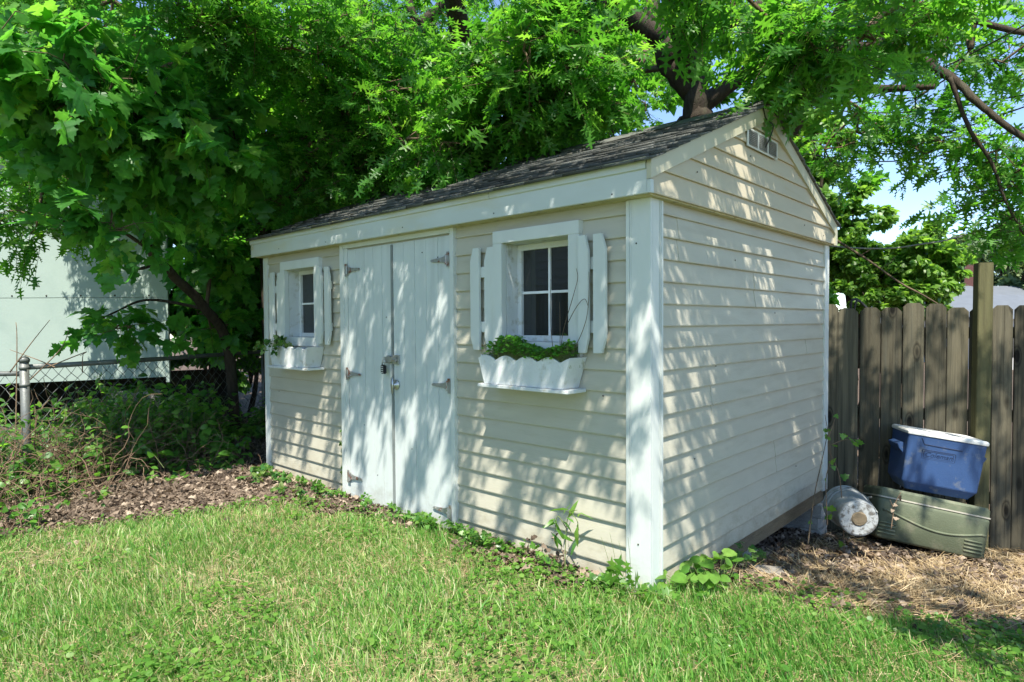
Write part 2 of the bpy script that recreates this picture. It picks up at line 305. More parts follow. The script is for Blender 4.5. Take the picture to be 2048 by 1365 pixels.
cg_ = ramp(t, n.outputs[0], [(.3, (.06, .10, .025)), (.55, (.14, .17, .06)), (.75, (.26, .25, .12))])
cs_ = ramp(t, n.outputs[0], [(.3, (.09, .055, .03)), (.55, (.20, .13, .07)), (.75, (.30, .21, .12))])
x1 = nd(t, 'ShaderNodeMix', data_type='RGBA'); x2 = nd(t, 'ShaderNodeMix', data_type='RGBA')
t.links.new(sp.outputs[0], x1.inputs[0]); t.links.new(cd_, x1.inputs[6]); t.links.new(cg_, x1.inputs[7])
t.links.new(sp.outputs[1], x2.inputs[0]); t.links.new(x1.outputs[2], x2.inputs[6]); t.links.new(cs_, x2.inputs[7]); t.links.new(x2.outputs[2], b.inputs['Base Color'])
b.inputs['Roughness'].default_value = .95; bp = nd(t, 'ShaderNodeBump'); bp.inputs['Strength'].default_value = .9; bp.inputs['Distance'].default_value = .02
t.links.new(n.outputs[0], bp.inputs['Height']); t.links.new(bp.outputs[0], b.inputs['Normal'])
gr = npmesh('ground', np.stack([X, Y, Z], -1).reshape(-1, 3), Q, m, k=4, smooth=True); setp(gr, kind='structure')
GM = sm(gmask(X, Y)/.25+.5); ST = sm((X-.1)/.4)*(1-GM)*sm((6-Y)/2)
at = gr.data.attributes.new('cover', 'FLOAT_VECTOR', 'POINT'); at.data.foreach_set('vector', np.stack([GM, ST, GM*0], -1).reshape(-1).astype(np.float32))
# ---------------------------------------------------------------- the garden shed
L_, W_, H_ = 3.70, 2.55, 1.84
shed = empty('garden_shed', (-1.85, 1.27, 0), 'small beige vinyl sided garden shed with white double doors and a dark shingle gable roof', 'shed')
E_ = .105
def siding(name, o, u, nrm_, L, z0, zt, holes=(), m=None, start=.08, seams=(), top=None):
    """lap siding: every course tilts out towards its bottom edge"""
    mb = MB(); o = Vector(o); u = Vector(u); nn = Vector(nrm_); k = 0
    zs = [z0]; z = start+.0
    while z < zt-.004:
        if z > z0+.01: zs.append(z)
        z += E_
    zs.append(zt)
    for a, c in zip(zs, zs[1:]):
        segs = [(0, L)]
        cuts = []
        for (h0, h1, hz0, hz1) in holes:
            if a < hz1-.004 and c > hz0+.004: cuts.append((h0, h1))
        for h0, h1 in cuts:
            ns = []
            for s0, s1 in segs:
                if h1 <= s0 or h0 >= s1: ns.append((s0, s1)); continue
                if h0 > s0: ns.append((s0, h0))
                if h1 < s1: ns.append((h1, s1))
            segs = ns
        cz = [s_ for s_ in seams if s_[1] > a-.001 and s_[1] < c-.001]
        for s0, s1 in segs:
            br = sorted([s_[0] for s_ in cz if s0 < s_[0] < s1]); pts = [s0]+br+[s1]
            for i, (p0, p1) in enumerate(zip(pts, pts[1:])):
                ex = .003*(i % 2); p1e = p1+(.012 if i < len(pts)-2 else 0)
                if top:      # gable: clip to the roof line
                    l0, l1 = top(a); p0_, p1_ = max(p0, l0), min(p1e, l1); m0, m1 = top(c); q0, q1 = max(p0, m0), min(p1e, m1)
                    if q1 < q0: q0 = q1 = (m0+m1)/2
                else: p0_, p1_, q0, q1 = p0, p1e, p0, p1e
                if p1_-p0_ < .01: continue
                ns_ = max(1, int((p1_-p0_)/.25))
                ob = .0135+ex; pr = []
                for j in range(ns_+1):
                    f = j/ns_; wb = (vnoise(p0_+f*(p1_-p0_), a*9, 2.2, 4)-.5)*.0022
                    pb = o+u*(p0_+f*(p1_-p0_)); pt = o+u*(q0+f*(q1-q0))
                    pr.append([pb+nn*.0+Vector((0, 0, a+.001)), pb+nn*(ob+wb)+Vector((0, 0, a+.0005)), pb+nn*(ob+wb+.0012)+Vector((0, 0, a+.006)), pt+nn*(.0012+ex*.6)+Vector((0, 0, c+.0045))])
                for r0, r1 in zip(pr, pr[1:]):
                    for q in range(3): mb.poly([r0[q], r1[q], r1[q+1], r0[q+1]])
                for r in (pr[0], pr[-1]): mb.poly([r[0], r[1], r[2], r[3]])
    bmesh.ops.remove_doubles(mb.bm, verts=mb.bm.verts[:], dist=.0002)
    return mb.build(name, m, shed)
D0, D1, DT = -2.525, -1.30, 1.825
WIN = [(-.967, -.372), (-3.398, -2.803)]
holes = [(D0+L_, D1+L_, -1, 1.76), (-1, .034, -1, 3), (L_-.10, L_+1, -1, 3)]+[(a+.03+L_, c-.03+L_, 1.135, 1.72) for a, c in WIN]
siding('front_siding', (-L_, 0, 0), (1, 0, 0), (0, -1, 0), L_, -.005, 1.84, holes, MT['siding'])
siding('side_siding', (0, 0, 0), (0, 1, 0), (1, 0, 0), W_, -.005, 1.84, [(-1, .08, -1, 3), (W_-.07, W_+1, -1, 3)], MT['siding'], seams=[(.247, 1.69), (.247, 1.585), (1.174, 1.48), (1.185, 1.375), (.61, .855), (.62, .75), (1.516, .435), (1.54, .33), (2.1, 1.06)])
siding('side_siding', (-L_, W_, 0), (0, -1, 0), (-1, 0, 0), W_, -.005, 1.84, (), MT['siding'])
siding('rear_siding', (0, W_, 0), (-1, 0, 0), (0, 1, 0), L_, -.005, 1.84, (), MT['siding'])
RY, RZ = 1.245, 2.535; SL = (RZ-1.965)/(RY+.105)      # ridge and slope
def gtop(z):
    zz = max(z, 1.93); dy = (RZ-.02-zz)/SL; return (RY-dy, RY+dy)
for sx in (0, 1):
    o = (.045, -.078, 0) if sx == 0 else (-L_-.045, -.078, 0)
    siding('gable_siding', o, (0, 1, 0), (1 if sx == 0 else -1, 0, 0), 2.646, 1.828, 2.50, (), MT['gable'], start=1.94, top=lambda z: (max(-.078, gtop(z)[0])+.078, min(2.567, gtop(z)[1])+.078))
mb = MB()
mb.box((-.03, -.075, 1.822), (.044, 2.565, 1.838)); mb.box((-L_-.044, -.075, 1.822), (-L_+.03, 2.565, 1.838)); mb.box((-L_+.031, -.075, 1.824), (-.031, .004, 1.84)); mb.box((-L_+.031, W_-.004, 1.824), (-.031, 2.565, 1.84))
mb.build('soffit', MT['trim'], shed)
mb = MB()   # hidden body behind the gable skins, and the walls' sheathing
for x0 in (-.02, -L_-.04):
    mb.prism([(x0, -.07, 1.84), (x0, 2.56, 1.84), (x0, 2.56, 1.93), (x0, RY, RZ-.05), (x0, -.07, 1.93)], (.06, 0, 0))
mb.box((-L_+.01, .2, -.02), (-.01, W_-.01, 1.82))
mb.build('sheathing', MT['dark'], shed)
# fascia with its drip edge
MB().box((-L_-.09, -.097, 1.826), (.0445, -.078, 1.966)).build('fascia', MT['fascia'], shed, .002); MB().box((-L_-.09, 2.567, 1.826), (.0445, 2.586, 1.966)).build('fascia', MT['fascia'], shed, .002)
mb = MB()
for a, c in ((-L_-.09, -2.5), (-2.497, -.93), (-.926, .040)):
    mb.prism([(a, -.098, 1.930), (a, -.106, 1.934), (a, -.108, 1.966), (a, -.098, 1.972)], (c-a, 0, 0))
mb.build('drip_edge', MT['fascia'], shed)
MB().box((-L_-.095, -.112, 1.9725), (.046, -.07, 1.982)).build('roof_edge_strip', MT['trim'], shed); MB().box((-L_-.095, 2.56, 1.9725), (.046, 2.6, 1.982)).build('roof_edge_strip', MT['trim'], shed)
# rake boards
def rake(x0, x1, sgn, nm='rake_board'):
    y0 = -.105 if sgn < 0 else 2.595; h = .088; mb = MB()
    pts = [(x0, RY, RZ), (x0, y0, 1.968), (x0, y0, 1.885)]
    if sgn > 0: pts = [(x0, RY, RZ), (x0, y0, 1.968), (x0, y0, 1.82), (x0, y0-.045, 1.82), (x0, y0-.045, 1.905)]
    pts.append((x0, RY, RZ-h))
    mb.prism(pts, (x1-x0, 0, 0)); return mb.build(nm, MT['rake'], shed, .0015)
rake(.045, .068, -1); rake(.0455, .0685, 1); rake(-L_-.068, -L_-.045, -1); rake(-L_-.0685, -L_-.0455, 1)
MB().box((.0455, -.1, 1.826), (.062, -.072, 1.884)).build('fascia_end_cap', MT['fascia'], shed)
# shingles
V_, F_, R_ = [], [], []
def slope(sgn):
    n = Vector((0, sgn*SL, 1)).normalized(); dn = Vector((0, sgn, -SL)).normalized(); y_e = -.13 if sgn < 0 else 2.62
    Ls = abs(RY-y_e)*math.sqrt(1+SL*SL); rows = 12; e = Ls/rows
    for r in range(rows):
        x = -L_-.11-random.random()*.2; first = True
        while x < .085:
            wd = random.uniform(.16, .34); x2 = min(x+wd, .085); xs = max(x, -L_-.11)
            if x2-xs > .02:
                th = random.choice((.004, .006, .010)); lo = random.uniform(-.004, .006)
                top = Vector((0, RY, RZ+.004))+dn*(r*e-.02 if r else 0); bot = Vector((0, RY, RZ+.004))+dn*((r+1)*e+lo)
                b0 = n*.001; b1 = n*(.011+th)
                c = [Vector((xs, 0, 0))+top+b0, Vector((x2-.003, 0, 0))+top+b0, Vector((x2-.003, 0, 0))+bot+b1, Vector((xs, 0, 0))+bot+b1,
                     Vector((xs, 0, 0))+bot+n*.002, Vector((x2-.003, 0, 0))+bot+n*.002, Vector((xs, 0, 0))+top+n*(-.003), Vector((x2-.003, 0, 0))+top+n*(-.003)]
                k = len(V_); V_.extend([tuple(q) for q in c]); rr = random.random()
                for f in ((0, 1, 2, 3), (3, 2, 5, 4), (0, 3, 4, 6), (1, 7, 5, 2), (6, 4, 5, 7)): F_.append([k+i for i in f]); R_.append(rr)
            x = x+wd
slope(-1); slope(1)
for i in range(14):
    x0 = -L_-.11+i*.3; k = len(V_)
    for y, z in ((-.13, -.13*SL), (0, .014), (.13, -.13*SL)):
        for xx in (x0, min(x0+.298, .09)): V_.append((xx, RY+y, RZ+.012+z+(.008 if i % 2 else .012)))
    for f in ((0, 1, 3, 2), (2, 3, 5, 4)): F_.append([k+i_ for i_ in f]); R_.append(random.random())
sh = npmesh('roof', np.array(V_), np.array(F_), MT['shingle'], shed, np.array(R_), k=4)
# corner posts
def cpost(x0, x1, y0, y1, name='corner_post', g=None):
    mb = MB(); mb.box((x0, y0, -.02), (x1, y1, 1.822)); return mb
mb = MB(); mb.box((-.110, -.018, -.02), (.0145, .0, 1.823)); mb.box((.0005, .0005, -.02), (.0145, .088, 1.823))
mb.box((-.114, -.022, -.02), (-.096, -.0185, 1.82)); mb.box((.015, .074, -.02), (.0185, .092, 1.82)); mb.box((-.092, -.0205, -.02), (-.086, -.0185, 1.819)); mb.box((.015, .06, -.02), (.0168, .066, 1.819))
mb.build('corner_post', MT['white'], shed, .0015)
mb = MB(); mb.box((-L_-.02, -.020, -.02), (-L_+.04, 0, 1.823)); mb.box((-L_-.02, .0005, -.02), (-L_-.001, .06, 1.823)); mb.box((-L_-.025, -.024, -.02), (-L_-.01, -.0205, 1.82)); mb.build('corner_post', MT['white'], shed, .0015)
mb = MB(); mb.box((.0005, W_-.075, -.02), (.0195, W_+.02, 1.822)); mb.box((-.06, W_+.001, -.02), (0, W_+.02, 1.822)); mb.build('corner_post', MT['white'], shed, .0015)
mb = MB(); mb.box((-L_-.0195, W_-.06, -.02), (-L_-.0005, W_+.02, 1.822)); mb.build('corner_post', MT['white'], shed, .0015)
mb = MB(); mb.box((-L_+.02, .004, -.14), (-.02, .045, -.006)); mb.box((-.045, .05, -.10), (.004, W_-.03, -.006)); mb.box((-L_+.0, .05, -.14), (-L_+.04, W_-.03, -.006)); mb.box((-L_+.05, W_-.045, -.1), (-.05, W_-.004, -.006)); mb.box((-.03, .004, -.14), (.004, .049, -.006))
mb.build('floor_joist', MT['skirt'], shed, .002)
# double door
fr = MB(); fr.box((D0, -.034, -.015), (D0+.05, .0, DT)); fr.box((D1-.034, -.034, -.015), (D1, 0, DT)); fr.box((D0+.0505, -.034, DT-.03), (D1-.0345, 0, DT)); fr.box((D0+.0505, -.026, -.01), (D0+.088, 0, DT-.0305))
fr.build('door_frame', MT['white'], shed, .0015)
MB().box((D0+.05, .012, -.01), (D1-.035, .02, DT-.03)).build('door_backing', MT['dark'], shed)
def hinge(x, z, s, par):          # s = +1: strap points to +x
    mb = MB(); mb.box((x-.012, -.0395, z-.045), (x+.012, -.0355, z+.045)); mb.build('hinge', MT['rust'], par, .001)
    mb = MB(); pts = [(x+s*.014, -.034, z-.028), (x+s*.014, -.034, z+.028), (x+s*.06, -.034, z+.014), (x+s*.155, -.034, z+.008), (x+s*.165, -.034, z), (x+s*.155, -.034, z-.008), (x+s*.06, -.034, z-.014)]
    if s < 0: pts = pts[::-1]
    mb.prism(pts, (0, .0045, 0)); mb.tube([(x+s*.014, -.040, z-.032), (x+s*.014, -.040, z+.032)], .006, 8)
    for dx, dz in ((.035, .012), (.035, -.012), (.09, 0), (.135, 0)): mb.lathe((x+s*dx, -.0335, z+dz), (0, -1, 0), [(0, .005), (.003, .003)], 8)
    mb.build('hinge_strap', MT['rust'], par)
def doorleaf(a, c, zs, hx, s):
    d = MB(); n = 5; wd = (c-a)/n
    for i in range(n):
        d.box((a+i*wd+.0009, -.0235-.0006*(i % 2), -.022+.008*(s < 0)), (a+(i+1)*wd-.0009, -.002, DT-.042))
    d.box((a+.002, -.0205, -.015), (c-.002, -.0015, DT-.045))
    o = d.build('door', MT['door'], shed, .0012)
    for z in zs: hinge(hx, z, s, o)
    return o
dl = doorleaf(-2.434, -1.922, (1.64, .90, .16), -2.440, 1)
dr = doorleaf(-1.902, -1.338, (1.64, .88, .115), -1.345, -1)
for o in (dl, dr):
    for ch in [c_ for c_ in o.children]: pass
mb = MB(); mb.box((-1.921, -.031, -.02), (-1.903, -.003, DT-.05)); mb.build('astragal', MT['astragal'], shed, .001)
mb = MB(); mb.box((-1.965, -.040, .995), (-1.925, -.032, 1.045)); mb.box((-1.90, -.036, .99), (-1.835, -.0255, 1.05)); mb.box((-1.975, -.047, 1.003), (-1.855, -.0425, 1.037)); mb.tube([(-1.89, -.047, 1.02), (-1.85, -.047, 1.02)], .009, 8)
mb.tube([(-1.965, -.043, 1.035), (-1.965, -.066, 1.035), (-1.965, -.066, 1.0), (-1.965, -.043, 1.0)], .004, 6)
mb.build('hasp', MT['steel'], dr)
mb = MB(); mb.lathe((-1.872, -.025, .855), (0, -1, 0), [(0, .033), (.006, .033), (.012, .026), (.014, .014), (.03, .012)], 24); mb.lathe((-1.872, -.053, .855), (0, -1, 0), [(0, .01), (.008, .012), (.012, .006)], 16)
mb.prism([(-1.880, -.06, .905), (-1.864, -.06, .905), (-1.860, -.06, .855), (-1.866, -.06, .80), (-1.876, -.06, .80), (-1.886, -.06, .855)], (0, -.006, 0)); mb.build('door_handle', MT['steel'], dr, 0, True)
pl = empty('padlock', (-1.965, -.062, .99), 'small black combination padlock hanging from the door hasp', 'padlock')
mb = MB(); mb.box((-1.987, -.074, .925), (-1.943, -.050, .985)); mb.build('lock_body', MT['black'], pl, .006)
mb = MB(); mb.tube([(-1.980, -.062, .982), (-1.980, -.062, 1.012), (-1.973, -.062, 1.022), (-1.957, -.062, 1.022), (-1.950, -.062, 1.012), (-1.950, -.062, .982)], .003, 8); mb.build('shackle', MT['steel'], pl, 0, True)
mb = MB()
for i in range(2):
    for j in range(4): mb.box((-1.976+i*.014, -.0758, .931+j*.013), (-1.968+i*.014, -.0743, .936+j*.013))
mb.build('number_dials', MT['dial'], pl)
# windows, shutters
def frame4(mb, x0, x1, z0, z1, w_, y0, y1, bottom=True):
    mb.box((x0, y0, z1-w_), (x1, y1, z1)); mb.box((x0, y0, z0), (x0+w_, y1, z1-w_-.0002)); mb.box((x1-w_, y0, z0), (x1, y1, z1-w_-.0002))
    if bottom: mb.box((x0+w_+.0002, y0, z0), (x1-w_-.0002, y1, z0+w_))
for a, c in WIN:
    wz0, wz1 = 1.085, 1.762
    mb = MB(); frame4(mb, a, c, wz0, wz1, .068, -.042, -.001)
    win = mb.build('window', MT['white'], shed, .0025)
    mb = MB(); x0, x1, z0, z1 = a+.070, c-.070, wz0+.07, wz1-.07
    frame4(mb, a+.055, c-.055, wz0+.055, wz1-.055, .0145, .0, .125); mb.build('jamb', MT['oldwhite'], win)
    mb = MB(); frame4(mb, x0, x1, z0, z1, .032, .085, .118); mb.build('sash', MT['oldwhite'], win, .002)
    MB().box((x0+.03, .104, z0+.03), (x1-.03, .108, z1-.03)).build('pane', MT['glass'], win)
    mb = MB(); xm = (x0+x1)/2; zm = (z0+z1)/2
    mb.box((xm-.0075, .092, z0+.032), (xm+.0075, .1035, z1-.032)); mb.box((x0+.032, .094, zm-.007), (xm-.008, .1035, zm+.007)); mb.box((xm+.008, .094, zm-.007), (x1-.032, .1035, zm+.007)); mb.build('muntin', MT['muntin'], win, .001)
    for s, e0 in ((-1, a), (1, c)):
        sh_ = empty('shutter', (e0+s*.09, -.03, 1.4)); sh_.parent = shed; sh_.matrix_parent_inverse = PW(shed).inverted()
        for k, off in enumerate((.035, .135) if s < 0 else (.040, .128)):
            xc = e0+s*(off); wd = .030 if s > 0 and k == 0 else .036; z0_, z1_ = 1.105+random.uniform(-.004, .004), 1.682+random.uniform(-.004, .004)
            if s > 0 and k == 0: yy = (-.063, -.0435)
            elif s < 0 and k == 0: yy = (-.038, -.020)
            else: yy = (-.052, -.034)
            pts = [(xc-wd, z0_), (xc+wd, z0_), (xc+wd, z1_), (xc-wd, z1_)]
            if s < 0: pts = [(xc-wd, z0_+.075), (xc-wd*.35, z0_), (xc+wd, z0_), (xc+wd, z1_), (xc-wd*.35, z1_), (xc-wd, z1_-.075)]
            else: pts = [(xc-wd, z0_), (xc+wd*.35, z0_), (xc+wd, z0_+.075), (xc+wd, z1_-.075), (xc+wd*.35, z1_), (xc-wd, z1_)]
            mb = MB().prism([(p, yy[0], q) for p, q in pts], (0, yy[1]-yy[0], 0)); mb.build('picket', MT['white'], sh_, .0015)
        for zr in (1.235, 1.545):
            xa, xb = (e0-.155, e0-.012) if s < 0 else (e0+.012, e0+.15)
            MB().box((xa, -.0335, zr-.03), (xb, -.016, zr+.03)).build('rail', MT['white'], sh_, .0015)
    # shelf under the window box
    MB().box((a+.004, -.170, .912), (c+.026, -.016, .930)).build('window_shelf', MT['oldwhite'], shed, .003)
# window boxes
def wbox(a, lab):
    x0, x1 = a+.018, a+(.645 if a > -2 else .61); zt, zb = 1.085, .932; t_ = empty('window_box', ((x0+x1)/2, -.08, zb), lab, 'planter', 'white window boxes under the shed windows')
    n = 48; pts = [(x0+.045, zb)]
    top = [(x1-(x1-x0)*i/n, zt-.026*(1-abs(math.cos(math.pi*4.3*i/n+.3)))) for i in range(n+1)]
    pts = [(x0+.045, -.152, zb), (x1-.045, -.152, zb)]+[(p, -.152, q) for p, q in top]
    MB().prism(pts, (0, .014, 0)).build('front_board', MT['oldwhite'], t_)
    for xa, xb, s in ((x0, x0+.045, 1), (x1, x1-.045, -1)):
        MB().prism([(xa+s*.002, -.1375, zt+.0), (xa+s*.016, -.1375, zt), (xb+s*.014, -.1375, zb), (xb, -.1375, zb)], (0, .115, 0)).build('end_board', MT['oldwhite'], t_, .001)
    MB().prism([(x0+.05, -.022, zb), (x1-.05, -.022, zb), (x1, -.022, zt), (x0, -.022, zt)], (0, .008, 0)).build('back_board', MT['oldwhite'], t_)
    MB().box((x0+.03, -.136, 1.03), (x1-.03, -.024, 1.05)).build('soil', MT['soil'], t_)
wbox(-.99, 'scalloped white window box full of clover under the window nearest the corner post')
wbox(-3.395, 'scalloped white window box with trailing ivy under the far left window')
# gable vent
gv = MB(); gv.box((.0605, .935, 2.235), (.0665, 1.385, 2.34)); gvo = gv.build('gable_vent', MT['oldwhite'], shed, .001)
mb = MB()
for i in range(3): mb.box((.0667, .953+i*.145, 2.246), (.0672, .953+i*.145+.122, 2.329))
mb.build('vent_opening', MT['dark'], gvo)
mb = MB()
for i in range(3):
    for j in range(8): y0 = .953+i*.145; z = 2.249+j*.0101; mb.prism([(.0673, y0, z), (.0735, y0, z-.003), (.0735, y0, z-.0012), (.0673, y0, z+.0022)], (0, .122, 0))
mb.build('louvres', MT['oldwhite'], gvo)
cb = MB(); cb.tube(smoothline([(.075, 1.13, 2.505), (.072, 1.18, 2.44), (.10, 1.22, 2.40), (.085, 1.21, 2.33), (.075, 1.17, 2.27)]), .0035, 6)
setp(cb.build('loose_cable', MT['cable'], None, 0, True), 'short black cable dangling from the gable peak over the vent', 'cable')

def nail(p, n_): MB().lathe(p, n_, [(0, .0045), (.0025, .003)], 8).build('nail_head', MT['dark'], shed)
for y_, z_ in ((.66, 1.02), (1.5, 1.31), (.42, .56), (2.2, 1.52), (1.9, .27), (.9, 1.60)): nail((.0125, y_, z_), (1, 0, 0))
for y_, z_ in ((.35, 1.99), (1.9, 1.90), (1.0, 2.19), (2.3, 1.87)): nail((.0575, y_, z_), (1, 0, 0))
for x_, z_ in ((-.14, 1.845), (-.9, 1.85), (-1.7, 1.86), (-2.6, 1.85), (-3.3, 1.86)): nail((x_, -.0965, z_), (0, -1, 0))
for x_, z_ in ((-.06, 1.62), (-.05, .22), (-.25, .9), (-1.15, .62), (-3.5, .7), (-2.7, .4)): nail((x_, -.0185 if x_ > -.1 else -.0115, z_), (0, -1, 0))
for x_, z_ in ((-2.1, .22), (-1.6, 1.7), (-1.45, 1.66), (-2.25, .55), (-1.72, .45), (-1.98, 1.3)): nail((x_, -.0238, z_), (0, -1, 0))
# ---------------------------------------------------------------- blocks, stones, bucket, coolers
def blk(a, c, lab, name='concrete_block', m=None, rz=0, tilt=0):
    cx, cy, cz = [(p+q)/2 for p, q in zip(a, c)]; h = [(q-p)/2 for p, q in zip(a, c)]
    mt = Matrix.Translation((cx, cy, cz)) @ Matrix.Rotation(rz, 4, 'Z') @ Matrix.Rotation(tilt, 4, 'X')
    mb = MB().box((-h[0], -h[1], -h[2]), (h[0], h[1], h[2]), mt)
    bmesh.ops.subdivide_edges(mb.bm, edges=mb.bm.edges[:], cuts=5, use_grid_fill=True)
    for v in mb.bm.verts: v.co += Vector((random.uniform(-1, 1), random.uniform(-1, 1), random.uniform(-1, 1)))*.0022
    return setp(mb.build(name, m or MT['block']), lab, 'block' if name == 'concrete_block' else 'stone', 'blocks propping up the shed' if name == 'concrete_block' else None)
gb = float(gz(.0, 2.42))
blk((-.24, 2.36, -.195), (.035, 2.54, -.103), 'top grey concrete block of the stack under the rear corner of the shed', rz=.03)
blk((-.245, 2.365, -.285), (.02, 2.545, -.198), 'middle grey concrete block of the stack under the rear corner of the shed', rz=-.02)
blk((-.24, 2.36, -.40), (.03, 2.54, -.288), 'lowest grey concrete block of the stack under the rear corner of the shed', rz=.04)
blk((-.20, .93, -.30), (.05, 1.12, -.105), 'leaning grey concrete block under the middle of the side wall', rz=.3, tilt=.15)
st = P(1510, 1128, 3.15)
blk((.10, .72, float(gz(.2, .8))-.01), (.32, .86, float(gz(.2, .8))+.03), 'flat brown stone lying in the dirt beside the shed', 'flat_stone', MT['stone'], .5)
# fence frame
FP0 = np.array([-.045, 2.76]); FD = np.array([.875, .484]); FD = FD/np.linalg.norm(FD); FN = np.array([FD[1], -FD[0]])    # FN faces the camera
def FW(s, o, z): return Vector((FP0[0]+FD[0]*s+FN[0]*o, FP0[1]+FD[1]*s+FN[1]*o, z))
fence = empty('picket_fence', FW(.5, 0, -.45), 'weathered grey brown wooden fence of dog eared pickets behind the coolers', 'fence')
s = -2.1; i = 0
while s < 3.6:
    wd = .138+random.uniform(-.008, .006); zt = 1.372+random.uniform(-.022, .02)-.004*s; g = float(gz(*FW(s, 0, 0)[:2]))-.03
    lean = random.uniform(-.008, .008); c = .032
    if -.3 < s-1.13 < .0: pass
    o2 = random.uniform(-.004, .004)
    pts = [FW(s, o2, g), FW(s+wd, o2, g), FW(s+wd+lean, o2, zt-c), FW(s+wd-c+lean, o2, zt), FW(s+c+lean, o2, zt), FW(s+lean, o2, zt-c)]
    mb = MB().prism(pts, Vector((FN[0], FN[1], 0))*.018); o = mb.build('picket', MT['fence'], fence, .002)
    aa = o.data.attributes.new('rnd', 'FLOAT', 'FACE'); rv = random.random(); aa.data.foreach_set('value', [rv]*len(o.data.polygons))
    s += wd+random.uniform(.004, .012); i += 1
for z in (-.12, .5, 1.12): MB().prism([FW(-2.1, -.01, z), FW(3.6, -.01, z), FW(3.6, -.01, z+.085), FW(-2.1, -.01, z+.085)], Vector((-FN[0], -FN[1], 0))*.038).build('rail', MT['fence'], fence)
fp = MB().prism([FW(.975, .022, -.5), FW(1.07, .022, -.5), FW(1.078, .022, 1.675), FW(.983, .022, 1.675)], Vector((FN[0], FN[1], 0))*.09)
fp.build('post', MT['post'], fence, .004)
# coolers lean on the fence
def cooler(name, c0, w_, h_, d_, m_, roll, tiltb, lab):
    t_ = empty(name, c0, lab, 'cooler')
    X_ = Vector((FD[0], FD[1], 0)); N_ = Vector((FN[0], FN[1], 0)); Zv = Vector((0, 0, 1))
    B_ = Matrix((X_, N_, Zv)).transposed().to_4x4()
    return t_, Matrix.Translation(c0) @ B_ @ Matrix.Rotation(roll, 4, 'Y') @ Matrix.Rotation(tiltb, 4, 'X')
def loft(mb, mt, secs):
    rings = [[mb.bm.verts.new(mt @ Vector(p)) for p in r] for r in secs]; k = len(rings[0])
    for a, c in zip(rings, rings[1:]):
        for j in range(k): mb.bm.faces.new((a[j], a[(j+1) % k], c[(j+1) % k], c[j]))
    mb.bm.faces.new(rings[0][::-1]); mb.bm.faces.new(rings[-1])
def rrect(w_, d_, z, r=.03, yo=0):
    out = []
    for cx, cy, a0 in ((w_/2-r, d_/2-r, 0), (-w_/2+r, d_/2-r, 90), (-w_/2+r, -d_/2+r, 180), (w_/2-r, -d_/2+r, 270)):
        for k in range(4): a = math.radians(a0+k*30); out.append((cx+math.cos(a)*r, cy+math.sin(a)*r+yo, z))
    return out
# green chest: local x along the fence, y towards the camera, z up
gc, gm = cooler('green_cooler', FW(.575, .27, -.175), 0, 0, 0, None, math.radians(10), math.radians(12), 'faded green cooler box with a pale seam lying under the blue cooler against the fence')
mb = MB(); loft(mb, gm, [rrect(.64, .34, -.20, .03), rrect(.69, .37, -.185, .03), rrect(.71, .38, .06, .03), rrect(.705, .38, .085, .03)]); mb.build('body', MT['green'], gc, 0, True)
mb = MB(); loft(mb, gm, [rrect(.705, .38, .097, .03), rrect(.705, .38, .14, .03), rrect(.68, .36, .158, .03)]); mb.build('lid', MT['green'], gc)
mb = MB(); loft(mb, gm, [rrect(.715, .39, .086, .03), rrect(.715, .39, .096, .03)]); mb.build('gasket', MT['greenseam'], gc)
mb = MB()
wv = [gm @ Vector((x, .188, -.03-.045*math.sin((x+.18)*6.5) if abs(x) < .3 else -.03-.045*math.sin((math.copysign(.3, x)+.18)*6.5))) for x in np.linspace(-.32, .33, 26)]
mb.tube(wv, .009, 6); mb.build('raised_wave', MT['green'], gc, 0, True)
for sx in (-.28, .26):
    for k in range(4): MB().tube([gm @ Vector((sx-.055, .189, -.085-.024*k)), gm @ Vector((sx+.055, .189, -.085-.024*k))], .007, 6).build('grip_rib', MT['green'], gc, 0, True)
mb = MB(); mb.tube([gm @ Vector(p) for p in ((.355, .05, .07), (.39, .05, .06), (.395, .05, -.06), (.37, .05, -.07))], .010, 6); mb.box((.354, .02, -.08), (.37, .08, .08), gm); mb.build('handle', MT['greenseam'], gc, .002)
mb = MB(); mb.tube([gm @ Vector(p) for p in ((-.355, .05, .07), (-.38, .05, .06), (-.38, .05, .0), (-.36, .05, -.02))], .010, 6); mb.build('handle', MT['greenseam'], gc)
# blue chest, with the maker's name pressed in
bc, bmx = cooler('blue_cooler', FW(.665, .235, .245), 0, 0, 0, None, math.radians(8.5), math.radians(2), 'faded blue cooler with a white lid tilted on top of the green cooler')
mb = MB(); loft(mb, bmx, [rrect(.40, .25, -.225, .012), rrect(.475, .315, -.165, .014), rrect(.49, .335, .14, .014), rrect(.495, .34, .17, .014)]); bb = mb.build('body', MT['blue'], bc, .004, False)
mb = MB(); loft(mb, bmx, [rrect(.505, .352, .171, .012), rrect(.51, .356, .192, .012), rrect(.49, .336, .202, .012)]); mb.build('lid', MT['bluetrim'], bc, .003)
for sx in (-1, 1):
    mb = MB(); mb.prism([bmx @ Vector(p) for p in ((sx*.245, -.10, .10), (sx*.285, -.10, .08), (sx*.27, -.10, .05), (sx*.24, -.10, .02))], (bmx.to_3x3() @ Vector((0, .2, 0)))); mb.build('handle', MT['blue'], bc, .003)
mb = MB(); ins = [(-.16, .169, .155), (-.14, .168, .115), (-.02, .168, .112), (.10, .168, .110)]; mb.tube([bmx @ Vector(p) for p in ins], .0035, 6); mb.build('latch_recess', MT['bluedark'], bc)
mb = MB()
